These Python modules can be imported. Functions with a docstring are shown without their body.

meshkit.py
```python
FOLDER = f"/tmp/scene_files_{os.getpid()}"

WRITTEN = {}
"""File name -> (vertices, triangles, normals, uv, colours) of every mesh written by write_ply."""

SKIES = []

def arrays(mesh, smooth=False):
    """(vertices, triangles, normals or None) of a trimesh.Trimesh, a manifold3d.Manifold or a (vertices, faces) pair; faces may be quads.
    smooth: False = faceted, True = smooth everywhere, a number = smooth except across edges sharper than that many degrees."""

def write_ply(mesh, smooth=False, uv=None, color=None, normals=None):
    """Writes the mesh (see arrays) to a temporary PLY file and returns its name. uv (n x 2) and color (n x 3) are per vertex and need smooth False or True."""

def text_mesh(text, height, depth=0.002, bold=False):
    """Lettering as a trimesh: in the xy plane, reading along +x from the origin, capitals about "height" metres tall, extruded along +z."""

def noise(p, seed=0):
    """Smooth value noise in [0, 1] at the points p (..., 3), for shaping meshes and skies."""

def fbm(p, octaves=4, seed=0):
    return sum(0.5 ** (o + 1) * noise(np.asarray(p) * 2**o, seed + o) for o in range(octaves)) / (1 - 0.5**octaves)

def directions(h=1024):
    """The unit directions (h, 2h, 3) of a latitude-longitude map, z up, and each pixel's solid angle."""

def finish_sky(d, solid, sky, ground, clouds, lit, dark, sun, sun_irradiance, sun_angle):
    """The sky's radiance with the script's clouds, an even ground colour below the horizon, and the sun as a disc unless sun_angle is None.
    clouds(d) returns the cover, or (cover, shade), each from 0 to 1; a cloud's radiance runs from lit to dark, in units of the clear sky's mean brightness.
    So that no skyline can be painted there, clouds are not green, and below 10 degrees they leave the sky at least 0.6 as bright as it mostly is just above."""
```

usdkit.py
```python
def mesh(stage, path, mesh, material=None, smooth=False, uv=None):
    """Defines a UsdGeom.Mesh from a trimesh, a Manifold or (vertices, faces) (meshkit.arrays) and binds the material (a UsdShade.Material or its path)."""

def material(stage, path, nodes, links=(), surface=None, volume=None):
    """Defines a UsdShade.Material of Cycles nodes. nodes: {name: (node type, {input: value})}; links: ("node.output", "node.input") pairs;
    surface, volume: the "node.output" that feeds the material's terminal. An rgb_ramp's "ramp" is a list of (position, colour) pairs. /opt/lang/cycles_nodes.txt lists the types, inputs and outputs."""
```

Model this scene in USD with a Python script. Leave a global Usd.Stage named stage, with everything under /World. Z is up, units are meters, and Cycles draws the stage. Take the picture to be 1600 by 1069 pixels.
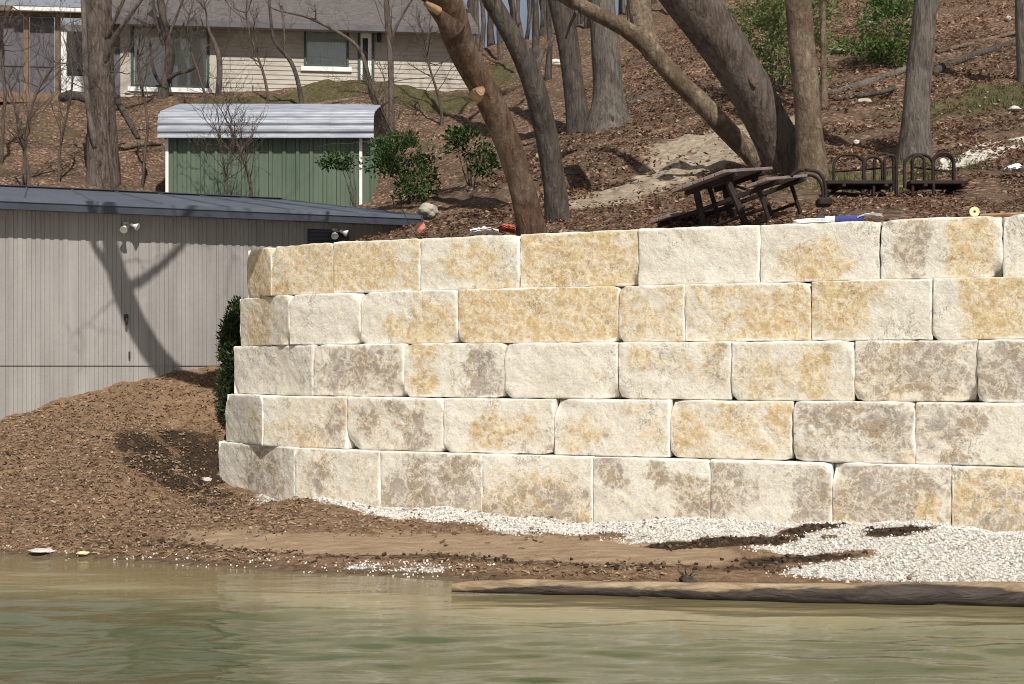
import math, random
import numpy as np, trimesh
from scipy.interpolate import RBFInterpolator, CubicSpline
from scipy.spatial import cKDTree
from pxr import Usd, UsdGeom, UsdLux, UsdShade, Gf, Sdf, Vt
import usdkit, meshkit

stage = Usd.Stage.CreateInMemory()
UsdGeom.SetStageUpAxis(stage, 'Z'); UsdGeom.SetStageMetersPerUnit(stage, 1.0)
UsdGeom.Xform.Define(stage, '/World'); UsdGeom.Scope.Define(stage, '/World/Looks')
PI = math.pi

# ---------------------------------------------------------------- camera, sky, sun, exposure
CAM_Z, FPX, HOR = 1.9, 2000.0, 575.0
cam = UsdGeom.Camera.Define(stage, '/World/camera')
cam.AddTranslateOp().Set(Gf.Vec3d(0, 0, CAM_Z)); cam.AddRotateXOp().Set(90.0)
cam.CreateFocalLengthAttr(45.0); cam.CreateHorizontalApertureAttr(36.0); cam.CreateVerticalApertureAttr(24.05)
cam.CreateVerticalApertureOffsetAttr((HOR - 534.5) / 1600 * 36.0)
cam.CreateExposureAttr(0.0)
SUN_AZ, SUN_EL = (0.30, -0.954), math.radians(45)
EXPOSURE = 0.03
cam.GetExposureAttr().Set(EXPOSURE)
SUN = np.array([SUN_AZ[0] * math.cos(SUN_EL), SUN_AZ[1] * math.cos(SUN_EL), math.sin(SUN_EL)])
sun = UsdLux.DistantLight.Define(stage, '/World/sun')
sun.CreateIntensityAttr(1.25); sun.CreateAngleAttr(0.5); sun.CreateNormalizeAttr(True); sun.CreateColorAttr(Gf.Vec3f(1.0, .955, .88))
zax = SUN; xax = np.cross([0, 0, 1], zax); xax /= np.linalg.norm(xax); yax = np.cross(zax, xax)
sun.AddTransformOp().Set(Gf.Matrix4d(*xax, 0, *yax, 0, *zax, 0, 0, 0, 30, 1))
sky = UsdLux.DomeLight.Define(stage, '/World/sky')
skymat = usdkit.material(stage, '/World/Looks/sky_light', {
    'sky': ('sky_texture', {'sky_type': 'single_scattering', 'sun_disc': False, 'sun_elevation': SUN_EL, 'sun_rotation': math.atan2(SUN[0], SUN[1]), 'aerosol_density': 1.0}),
    'tc': ('texture_coordinate', {}),
    'n': ('noise_texture', {'scale': 2.2, 'detail': 6.0, 'roughness': .55}),
    'm': ('map_range', {'range_type': 'smoothstep', 'from_min': .30, 'from_max': .56, 'to_min': 0.1, 'to_max': .75, 'clamp': True}),
    'mix': ('mix_color', {'b': (8.5, 8.6, 9.0)}),
    'bg': ('background_shader', {'strength': 0.05})},
    [('tc.generated', 'n.vector'), ('n.fac', 'm.value'), ('m.result', 'mix.fac'), ('sky.color', 'mix.a'), ('mix.result', 'bg.color')], surface='bg.background')
UsdShade.MaterialBindingAPI.Apply(sky.GetPrim()).Bind(skymat)
sky.GetPrim().SetCustomDataByKey('kind', 'structure')

def P(px, py, Y):
    return np.array([(px - 800) / FPX * Y, Y, CAM_Z + (HOR - py) / FPX * Y])

# ---------------------------------------------------------------- helpers
used = {}
def numbered(parent, name):
    k = (parent, name); n = used.get(k, 0); used[k] = n + 1
    return name if n == 0 else f'{name}_{n:03d}'
def tag(prim, label=None, cat=None, group=None, kind=None):
    for k, v in (('label', label), ('category', cat), ('group', group), ('kind', kind)):
        if v: prim.SetCustomDataByKey(k, v)
    return prim
def thing(name, label, cat, loc=(0, 0, 0), group=None, rot=None):
    x = UsdGeom.Xform.Define(stage, '/World/' + numbered('/World', name))
    x.AddTranslateOp().Set(Gf.Vec3d(*map(float, loc)))
    if rot is not None:
        x.AddRotateXYZOp().Set(Gf.Vec3f(*map(float, rot)))
    return tag(x.GetPrim(), label, cat, group)
def loc_of(prim):
    return np.array(UsdGeom.Xformable(prim).GetLocalTransformation().ExtractTranslation())
def obj(name, mesh, m, parent=None, smooth=False, world=False, attrs=None, label=None, cat=None, group=None, kind=None):
    base = str(parent.GetPath()) if parent is not None else '/World'
    path = base + '/' + numbered(base, name)
    if world and parent is not None:
        mesh = mesh.copy(); q = parent
        while q.GetPath() != Sdf.Path('/World'):
            if q.IsA(UsdGeom.Xform): mesh.apply_translation(-loc_of(q))
            q = q.GetParent()
    o = usdkit.mesh(stage, path, mesh, m, smooth)
    for k, v in (attrs or {}).items():
        UsdGeom.PrimvarsAPI(o).CreatePrimvar(k, Sdf.ValueTypeNames.Color3fArray, 'vertex').Set(Vt.Vec3fArray.FromNumpy(np.asarray(v, np.float32)))
    return tag(o.GetPrim(), label, cat, group, kind)
cat_ = trimesh.util.concatenate

def tri(v, f):
    v = np.asarray(v, float); f = np.asarray(f, int)
    if f.shape[1] == 4: f = np.vstack([f[:, [0, 1, 2]], f[:, [0, 2, 3]]])
    return trimesh.Trimesh(v, f, process=False)
def gridmesh(nu, nv):
    i, j = np.meshgrid(np.arange(nu - 1), np.arange(nv - 1), indexing='ij')
    a = i * nv + j
    return np.stack([a, a + nv, a + nv + 1, a + 1], -1).reshape(-1, 4)
def box(lo, hi, bev=0.0):
    lo, hi = np.array(lo, float), np.array(hi, float)
    m = trimesh.creation.box(extents=hi - lo); 
    if bev:
        e = (hi - lo) / 2; pts = []
        for s in np.ndindex(2, 2, 2):
            sg = np.array(s) * 2 - 1
            for k in range(3):
                q = e - bev; q[k] = e[k]; pts.append(sg * q)
        m = trimesh.convex.convex_hull(np.array(pts))
    m.apply_translation((lo + hi) / 2); return m
def spline(pts, n):
    pts = np.asarray(pts, float)
    t = np.r_[0, np.cumsum(np.linalg.norm(np.diff(pts[:, :3], axis=0), axis=1))]
    return CubicSpline(t, pts)(np.linspace(0, t[-1], n)) if len(pts) > 2 else np.array([pts[0] + (pts[-1] - pts[0]) * s for s in np.linspace(0, 1, n)])
def tube(pts, rad, sides=8, rough=0.0, seed=0, freq=3.0, cap=True):
    p = np.asarray(pts, float); n = len(p); rad = np.broadcast_to(rad, (n,))
    t = np.gradient(p, axis=0); t /= np.linalg.norm(t, axis=1, keepdims=True) + 1e-12
    ref = np.array([1.0, 0, 0]) if abs(t[0][0]) < .8 else np.array([0, 1.0, 0])
    a = ref - t * (t @ ref)[:, None]; a /= np.linalg.norm(a, axis=1, keepdims=True); b = np.cross(t, a)
    ang = np.arange(sides) * 2 * PI / sides
    d = np.cos(ang)[None, :, None] * a[:, None] + np.sin(ang)[None, :, None] * b[:, None]
    r = rad[:, None, None] * np.ones((1, sides, 1))
    if rough:
        q = p[:, None] * np.array([1, 1, .45]) + d * rad[:, None, None] * 1.5
        r = r * (1 + rough * 2 * (meshkit.fbm(q * freq + seed * 7.3, 3, seed) - .5)[..., None])
    v = (p[:, None] + r * d).reshape(-1, 3)
    i, j = np.meshgrid(np.arange(n - 1), np.arange(sides), indexing='ij')
    f = np.stack([i * sides + j, i * sides + (j + 1) % sides, (i + 1) * sides + (j + 1) % sides, (i + 1) * sides + j], -1).reshape(-1, 4)
    f = np.vstack([f[:, [0, 1, 2]], f[:, [0, 2, 3]]])
    if cap:
        v = np.vstack([v, p[0] - 0 * t[0], p[-1]]); c0, c1 = len(v) - 2, len(v) - 1; k = np.arange(sides)
        f = np.vstack([f, np.stack([np.full(sides, c0), (k + 1) % sides, k], 1), np.stack([np.full(sides, c1), (n - 1) * sides + k, (n - 1) * sides + (k + 1) % sides], 1)])
    return trimesh.Trimesh(v, f, process=False)

class G:
    """a small node-graph writer"""
    def __init__(s): s.n, s.l = {}, []
    def __call__(s, kind, out, **kw):
        name = f'x{len(s.n)}'; vals = {}
        for k, v in kw.items():
            if isinstance(v, str) and v.startswith('@'): s.l.append((v[1:], f'{name}.{k}'))
            else: vals[k] = v
        s.n[name] = (kind, vals); return f'@{name}.{out}'
    def pos(s): return s('geometry', 'position')
    def noise(s, vec, scale, detail=4.0, rough=.55, dist=0.0, out='fac'): return s('noise_texture', out, vector=vec, scale=scale, detail=detail, roughness=rough, distortion=dist)
    def vor(s, vec, scale, out='color', **k): return s('voronoi_texture', out, vector=vec, scale=scale, **k)
    def map(s, vec, scale=(1, 1, 1), loc=(0, 0, 0), rot=(0, 0, 0)): return s('mapping', 'vector', vector=vec, scale=scale, location=loc, rotation=rot)
    def math(s, op, a, b=0.0, c=0.0): return s('math', 'value', math_type=op, value1=a, value2=b, value3=c)
    def step(s, v, a, b, lo=0.0, hi=1.0): return s('map_range', 'result', range_type='smoothstep', value=v, from_min=a, from_max=b, to_min=lo, to_max=hi, clamp=True)
    def ramp(s, fac, stops): return s('rgb_ramp', 'color', fac=fac, ramp=stops)
    def mix(s, fac, a, b, mode='mix'): return s('mix_color', 'result', blend_type=mode, fac=fac, a=a, b=b)
    def sep(s, c):
        o = s('separate_color', 'r', color=c); return o, o[:-1] + 'g', o[:-1] + 'b'
    def attr(s, name): return s.sep(s('attribute', 'color', attribute=name))
    def bump(s, h, dist, strength=1.0): return s('bump', 'normal', height=h, distance=dist, strength=strength)
    def bsdf(s, color, rough=.8, normal=None, **k):
        if normal: k['normal'] = normal
        return s('principled_bsdf', 'BSDF', base_color=color, roughness=rough, **k)
    def done(s, name, surf): return usdkit.material(stage, '/World/Looks/' + name, s.n, s.l, surface=surf[1:])

def simple(name, c1, c2, scale=6.0, rough=.7, bump=0.004, bscale=None, stretch=(1, 1, 1), detail=5.0, metallic=0.0, lo=.3, hi=.7, spec=.4):
    g = G(); p = g.map(g.pos(), stretch)
    n = g.noise(p, scale, detail, .6)
    col = g.ramp(n, [(lo, c1), (hi, c2)])
    nb = g.noise(p, bscale or scale * 3, 4.0, .6)
    kw = {}
    if bump: kw['normal'] = g.bump(nb, bump)
    return g.done(name, g.bsdf(col, rough, metallic=metallic, specular_ior_level=spec, **kw))

# ---------------------------------------------------------------- materials
def stone_material():
    g = G(); p = g.pos()
    r, gr, b = g.attr('stain')
    A = g.noise(p, 3.0, 8.0, .68, .5); B = g.noise(p, 13.0, 6.0, .65, .3); C = g.noise(g.map(p, (1, 1, 1), (7, 3, 5)), 4.0, 8.0, .7, .8)
    D = g.noise(p, 55.0, 4.0, .6); S = g.noise(g.map(p, (5, 5, .9)), 3.0, 6.0, .65, .4)
    def mask(v, n1, n2, lo, hi, k1=1.3, k2=.9):
        x = g.math('multiply_add', n1, k1, -k1 / 2); y = g.math('multiply_add', n2, k2, -k2 / 2)
        return g.step(g.math('add', v, g.math('add', x, y)), lo, hi)
    gm = mask(r, A, B, .22, .66, 1.5, 1.0); bm = mask(gr, C, B, .30, .58, 1.5, 1.1)
    cream = g.ramp(g.noise(p, 1.7, 6.0, .65), [(.25, (.55, .505, .415)), (.5, (.655, .615, .535)), (.75, (.73, .70, .635))])
    gold = g.ramp(g.noise(p, 15.0, 8.0, .75, .15), [(.28, (.34, .215, .09)), (.44, (.50, .35, .17)), (.56, (.61, .475, .28)), (.68, (.72, .63, .46))])
    brown = g.ramp(g.noise(p, 13.0, 8.0, .75, .15), [(.28, (.17, .125, .085)), (.45, (.295, .23, .165)), (.60, (.37, .29, .20)), (.75, (.50, .40, .28))])
    grey = g.ramp(g.noise(p, 12.0, 6.0, .7), [(.3, (.27, .225, .19)), (.7, (.44, .385, .335))])
    brown = g.mix(g.step(g.noise(p, 2.6, 3.0), .42, .58), brown, grey)
    tan = g.ramp(g.noise(p, 26.0, 7.0, .78), [(.32, (.36, .27, .175)), (.5, (.52, .43, .31)), (.66, (.66, .60, .50))])
    cream = g.mix(g.math('multiply', g.step(g.noise(g.map(p, (1, 1, 1.0), (2, 9, 4)), 7.0, 8.0, .74), .47, .64), .42), cream, tan)
    c = g.mix(g.math('multiply', gm, .92), cream, gold)
    c = g.mix(g.math('multiply', bm, .88), c, brown)
    vein = g.step(g.math('absolute', g.math('subtract', g.noise(p, 5.5, 7.0, .7, .3), .5)), .008, .05, 1.0, 0.0)
    c = g.mix(g.math('multiply', vein, .55), c, (.74, .69, .58))
    streak = g.step(S, .60, .70)
    c = g.mix(g.math('multiply', streak, .45), c, (.74, .71, .64))
    pit = g.step(g.noise(p, 30.0, 4.0, .6, .2), .665, .72)
    c = g.mix(g.math('multiply', pit, .6), c, (.17, .13, .09))
    edge = g.step(b, .25, .9)
    c = g.mix(g.math('multiply', edge, .75), c, (.80, .775, .72))
    c = g.mix(.42, c, g.ramp(g.noise(p, 48.0, 6.0, .75), [(.3, (.5, .48, .45)), (.52, (.95, .95, .95)), (.7, (1.0, 1.0, 1.0))]), 'multiply')
    fis = g.step(g.math('absolute', g.math('subtract', g.noise(g.map(p, (1, 1, .8), (4, 4, 4)), 3.1, 7.0, .68, .25), .5)), .002, .012, 1.0, 0.0)
    c = g.mix(g.math('multiply', g.math('multiply', fis, g.step(g.noise(p, 1.9, 3.0), .5, .6)), .65), c, (.16, .12, .085))
    h = g.math('add', g.math('multiply', A, .6), g.math('add', g.math('multiply', B, .4), g.math('multiply', D, .07)))
    return g.done('limestone', g.bsdf(c, .88, g.bump(h, .035), specular_ior_level=.25))

def hill_material():
    g = G(); p = g.pos()
    path, green, scree = g.attr('mask')
    big = g.noise(p, .7, 5.0, .6); med = g.noise(p, 3.5, 6.0, .65)
    v = g.vor(g.map(p, (1, 1, 1)), 19.0); vr, vg, vb = g.sep(v)
    leaf = g.ramp(vr, [(0, (.05, .029, .02)), (.3, (.105, .058, .038)), (.55, (.17, .098, .063)), (.8, (.24, .15, .10)), (1, (.36, .26, .19))])
    soil = g.ramp(med, [(.3, (.045, .032, .022)), (.7, (.14, .10, .066))])
    c = g.mix(g.step(g.math('add', big, g.math('multiply', vg, .35)), .52, .86), leaf, soil)
    gr = g.ramp(g.noise(p, 9.0, 5.0, .7), [(.3, (.03, .032, .012)), (.5, (.07, .075, .028)), (.62, (.12, .09, .045)), (.75, (.17, .115, .065))])
    c = g.mix(g.math('multiply', g.step(g.math('add', green, g.math('multiply_add', med, .9, -.45)), .45, .75), .75), c, gr)
    pp = g.ramp(g.noise(g.map(p, (1, 1, 1)), 6.0, 8.0, .75, .3), [(.3, (.13, .09, .06)), (.46, (.26, .205, .15)), (.60, (.38, .32, .24)), (.72, (.52, .46, .375))])
    c = g.mix(g.step(g.math('add', path, g.math('multiply_add', med, .8, -.4)), .40, .66), c, pp)
    wh = g.ramp(g.vor(p, 20.0, 'distance'), [(.1, (.74, .71, .66)), (.7, (.42, .38, .32))])
    c = g.mix(g.step(g.math('add', scree, g.math('multiply_add', med, .8, -.4)), .45, .6), c, wh)
    h = g.math('add', g.math('multiply', vr, .5), g.math('multiply', med, .8))
    return g.done('leafy_hillside', g.bsdf(c, .95, g.bump(h, .09), specular_ior_level=.15))

def shore_material():
    g = G(); p = g.pos()
    sand, dark, grav = g.attr('mask')
    n1 = g.noise(p, 1.6, 6.0, .65); n2 = g.noise(g.map(p, (1, 1.6, 1)), 8.0, 7.0, .72, .5); n3 = g.noise(p, 38.0, 5.0, .7)
    c = g.ramp(g.math('add', g.math('multiply', n2, .6), g.math('multiply', n3, .4)), [(.30, (.06, .036, .021)), (.44, (.17, .103, .06)), (.55, (.275, .178, .108)), (.68, (.41, .29, .188))])
    sd = g.ramp(g.noise(g.map(p, (.6, 3, 1)), 5.0, 6.0, .6), [(.3, (.27, .185, .115)), (.6, (.38, .275, .175)), (.75, (.45, .34, .23))])
    c = g.mix(g.step(g.math('add', sand, g.math('multiply_add', n1, .7, -.35)), .38, .62), c, sd)
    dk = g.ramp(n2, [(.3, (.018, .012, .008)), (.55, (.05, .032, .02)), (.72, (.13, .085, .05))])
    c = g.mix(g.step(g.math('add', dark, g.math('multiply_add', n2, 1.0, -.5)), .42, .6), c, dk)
    v = g.vor(p, 34.0, 'distance')
    wh = g.ramp(v, [(.1, (.80, .775, .73)), (.45, (.66, .63, .58)), (.75, (.30, .26, .21))])
    c = g.mix(g.step(g.math('add', grav, g.math('multiply_add', n2, 1.0, -.5)), .42, .58), c, wh)
    sepx = g('separate_xyz', 'z', vector=p)
    wet = g.step(sepx, .0, .07, .5, 1.0)
    c = g.mix(1.0, c, g('combine_color', 'color', r=wet, g=wet, b=wet), 'multiply')
    h = g.math('add', g.math('multiply', n2, .8), g.math('multiply', n3, .35))
    return g.done('shore_dirt', g.bsdf(c, .92, g.bump(h, .06), specular_ior_level=.2))

def bark(name, c0, c1, c2, patch=None, amt=.5, stretch=.18, scale=16.0, d=.10):
    g = G(); p = g.pos()
    ps = g.map(p, (1, 1, stretch))
    n = g.noise(ps, scale, 7.0, .68, .6); big = g.noise(p, 2.2, 5.0, .6)
    c = g.ramp(n, [(.3, c0), (.5, c1), (.7, c2)])
    if patch is not None:
        c = g.mix(g.math('multiply', g.step(big, .45, .62), amt), c, patch)
    c = g.mix(.3, c, g.ramp(g.noise(p, 45.0, 4.0, .6), [(.3, (.4, .4, .4)), (.65, (1, 1, 1))]), 'multiply')
    return g.done(name, g.bsdf(c, .92, g.bump(n, d), specular_ior_level=.2))

def leaf_material(name, stops, trans=.35, rough=.6):
    g = G()
    rnd = g('object_info', 'random'); isl = g('geometry', 'random_per_island')
    c = g.ramp(g.math('fract' if False else 'fraction', g.math('add', rnd, isl)), stops)
    d = g.bsdf(c, rough, specular_ior_level=.35)
    t = g('translucent_bsdf', 'BSDF', color=c)
    return g.done(name, g('mix_closure', 'closure', fac=trans, closure1=d, closure2=t))

def water_material():
    g = G(); p = g.pos()
    shallow, _, _ = g.attr('mask')
    w1 = g.noise(g.map(p, (.8, 3.0, 1)), 3.2, 4.0, .55, .3); w2 = g.noise(g.map(p, (1.0, 2.4, 1)), 9.0, 4.0, .6, .3)
    nrm = g.bump(g.math('add', g.math('multiply', w1, .8), g.math('multiply', w2, .08)), .006)
    murk = g.mix(g.step(shallow, 0.0, 1.0), (.078, .088, .040), (.33, .275, .15))
    diff = g('diffuse_bsdf', 'BSDF', color=murk, normal=nrm)
    tr = g('transparent_bsdf', 'BSDF', color=(.80, .78, .62))
    body = g('mix_closure', 'closure', fac=g.step(shallow, .45, 1.0, 0.0, .55), closure1=diff, closure2=tr)
    gl = g('glossy_bsdf', 'BSDF', color=(.95, .95, .95), roughness=.008, normal=nrm)
    fr = g('fresnel', 'fac', IOR=1.33, normal=nrm)
    return g.done('lake_water', g('mix_closure', 'closure', fac=fr, closure1=body, closure2=gl))

def siding_material():
    g = G(); p = g.pos()
    n = g.noise(g.map(p, (1, 1, 2.5)), 1.2, 5.0, .6)
    c = g.ramp(n, [(.3, (.32, .285, .24)), (.7, (.47, .43, .365))])
    return g.done('beige_siding', g.bsdf(c, .75))

def cladding_material():
    g = G(); p = g.pos()
    n = g.noise(g.map(p, (3, 3, .35)), 1.6, 6.0, .6); m = g.noise(p, .55, 4.0, .6)
    c = g.ramp(n, [(.25, (.225, .209, .197)), (.55, (.28, .262, .249)), (.8, (.34, .32, .305))])
    c = g.mix(.35, c, g.ramp(m, [(.3, (.72, .70, .68)), (.7, (1, 1, 1))]), 'multiply')
    return g.done('grey_cladding', g.bsdf(c, .55, g.bump(g.noise(p, 6.0, 3.0), .006), specular_ior_level=.4))

M = dict(
    stone=stone_material(), hill=hill_material(), shore=shore_material(), water=water_material(),
    gravel=leaf_material('white_gravel', [(0, (.48, .44, .39)), (.3, (.68, .65, .60)), (.75, (.80, .78, .745)), (1, (.58, .51, .42))], 0.0, .85),
    litter=leaf_material('dry_leaves', [(0, (.085, .044, .028)), (.35, (.165, .085, .053)), (.65, (.25, .145, .09)), (.88, (.35, .235, .16)), (1, (.52, .41, .31))], .2),
    straw=leaf_material('mulch_chips', [(0, (.075, .045, .027)), (.4, (.185, .117, .07)), (.75, (.32, .22, .138)), (1, (.48, .37, .25))], .1),
    clod=leaf_material('dark_clods', [(0, (.02, .013, .009)), (.6, (.06, .038, .022)), (1, (.12, .078, .045))], 0.0, .9),
    holly=leaf_material('evergreen_leaves', [(0, (.025, .055, .012)), (.4, (.06, .115, .025)), (.75, (.11, .175, .045)), (1, (.20, .23, .09))], .3, .6),
    darkgreen=leaf_material('dark_conifer_leaves', [(0, (.006, .013, .005)), (.6, (.014, .03, .011)), (1, (.04, .06, .02))], .2, .5),
    grass=leaf_material('winter_grass', [(0, (.04, .06, .015)), (.4, (.085, .115, .035)), (.75, (.15, .15, .06)), (1, (.22, .17, .09))], .3),
    bark_red=bark('bark_reddish', (.045, .025, .017), (.125, .074, .048), (.22, .145, .10), (.235, .175, .13), .6, .3, 14.0),
    bark_dark=bark('bark_dark', (.032, .026, .022), (.085, .07, .06), (.165, .14, .12), (.18, .148, .12), .35),
    bark_grey=bark('bark_grey', (.055, .045, .039), (.145, .124, .107), (.25, .22, .19), (.26, .22, .18), .5),
    bark_brown=bark('bark_brown', (.042, .031, .025), (.125, .095, .078), (.225, .18, .15), (.20, .17, .15), .55),
    bark_tan=bark('bark_speckled', (.075, .053, .038), (.22, .165, .115), (.37, .29, .21), (.12, .078, .052), .7, .5, 12.0),
    twig=bark('bark_twig', (.06, .045, .035), (.13, .10, .08), (.22, .18, .145)),
    cutwood=simple('cut_wood', (.20, .115, .06), (.36, .24, .14), 14, .85),
    log=None,
    clad=cladding_material(), siding=siding_material(),
    roofblue=simple('blue_grey_roof_metal', (.060, .072, .098), (.105, .122, .16), 1.4, .42, .003, 5, (1, .3, 1), metallic=.15),
    fascia=simple('fascia_metal', (.030, .036, .048), (.055, .064, .083), 2, .35, .002, metallic=.2),
    shingle=simple('grey_shingles', (.085, .075, .073), (.165, .15, .145), 5, .9, .02, 22),
    white=simple('white_paint', (.70, .69, .66), (.80, .79, .77), 3, .5, .002),
    shedgreen=simple('green_steel', (.075, .108, .074), (.115, .150, .104), 1.3, .45, .002, 4, (1, 1, .3)),
    shedroof=simple('galvanised_roof', (.22, .24, .29), (.43, .45, .49), 2.6, .45, .003, 6, (.5, 1, 4), metallic=.25),
    rust=simple('brown_table_paint', (.014, .009, .008), (.04, .027, .024), 5, .7, .004, spec=.2),
    rusttop=simple('weathered_table_board', (.14, .105, .095), (.25, .20, .185), 7, .55, .004, 18, (1, .2, 1)),
    greenframe=simple('green_trim', (.030, .055, .042), (.05, .08, .06), 3, .5, .001),
    porchwood=simple('porch_wood', (.13, .082, .05), (.22, .142, .088), 5, .75, .004),
    screen=simple('porch_screen', (.07, .065, .075), (.12, .11, .125), 3, .6, .002),
    dark=simple('dark_metal', (.012, .012, .014), (.03, .03, .034), 6, .5, .002),
    lampgrey=simple('lamp_housing', (.42, .42, .43), (.60, .60, .60), 5, .4, .002),
    blind=simple('window_blind', (.45, .48, .45), (.60, .63, .60), 2, .6, .002, 10, (1, 1, 14)),
    curtain=simple('window_curtain', (.72, .70, .66), (.88, .86, .82), 1.6, .7, .003, 5, (2, 2, .5)),
    blue=simple('blue_plastic', (.035, .045, .19), (.06, .08, .27), 5, .4, .002),
    paper=simple('white_sack', (.72, .72, .72), (.84, .84, .85), 6, .6, .006),
    palestone=simple('pale_stone', (.42, .40, .36), (.66, .64, .60), 8, .9, .012),
    rockm=simple('field_rock', (.28, .25, .20), (.47, .43, .36), 7, .9, .02),
    yellow=simple('cream_spool', (.70, .60, .32), (.80, .72, .45), 6, .5, .002),
    red=simple('orange_red_cloth', (.34, .07, .035), (.50, .14, .07), 7, .7, .01),
    pink=simple('faded_red_brick', (.38, .13, .10), (.55, .25, .19), 9, .85, .01),
)
def log_material():
    g = G(); p = g.pos()
    ps = g.map(p, (.22, 1, 1))
    n = g.noise(ps, 11.0, 7.0, .68, .8); z = g('separate_xyz', 'z', vector=p)
    c = g.ramp(n, [(.3, (.12, .075, .042)), (.5, (.30, .215, .13)), (.7, (.45, .35, .23))])
    under_shade = g.ramp(n, [(.3, (.02, .015, .012)), (.7, (.095, .075, .06))])  # shade of the log's underside, painted in as near-black colour
    x = g('separate_xyz', 'x', vector=p)
    lim = g.math('multiply_add', g.noise(ps, 4.0, 5.0, .6), .26, g.math('multiply_add', x, .018, -.07))
    c = g.mix(g.step(g.math('subtract', z, lim), -.012, .02), under_shade, c)
    return g.done('drift_log', g.bsdf(c, .85, g.bump(n, .05)))
M['log'] = log_material()
def pane_material(name, tint, fac=.18):
    g = G()
    t = g('transparent_bsdf', 'BSDF', color=tint); gl = g('glossy_bsdf', 'BSDF', color=(.9, .9, .9), roughness=.03)
    f = g('fresnel', 'fac', IOR=1.5)
    return g.done(name, g('mix_closure', 'closure', fac=g.math('add', f, fac * .5), closure1=t, closure2=gl))
M['pane'] = pane_material('window_glass', (.94, .94, .92), .08)

# ---------------------------------------------------------------- the retaining wall's plan
_s = np.linspace(-9, 6.0, 3001)
_h = np.radians(np.interp(_s, [-9, -4, .5, 1.1, 2.0, 3.1, 3.6, 4.15, 4.65, 5.1, 6], [22.5, 21, 20, 23.5, 27.5, 30, 46, 66, 90, 102, 104]))
_ds = _s[1] - _s[0]; i0 = np.searchsorted(_s, 0)
_x = np.r_[0, np.cumsum(-np.cos(_h[:-1]) * _ds)]; _y = np.r_[0, np.cumsum(np.sin(_h[:-1]) * _ds)]
_x -= _x[i0]; _y += 14.12 - _y[i0]
_nx, _ny = -np.sin(_h), -np.cos(_h)                      # outward (towards the water)
BASE_Z, ROW_H, STEP = 0.35, 0.61, 0.09
def row_curve(row):                                      # row 1 is the top, row 5 the foot
    o = (row - 3) * STEP
    return _x + _nx * o, _y + _ny * o
wall_tree = cKDTree(np.c_[_x, _y])
ext = np.array([math.cos(PI - _h[-1]), math.sin(PI - _h[-1])])
def wall_dist(X, Y):
    """signed distance behind the middle row's face"""
    d, i = wall_tree.query(np.c_[X, Y])
    v = np.c_[X - _x[i], Y - _y[i]]
    s = -(v[:, 0] * _nx[i] + v[:, 1] * _ny[i])
    return np.where(i < len(_s) - 2, s, -( (X - _x[-1]) * _nx[-1] + (Y - _y[-1]) * _ny[-1]))

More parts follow.
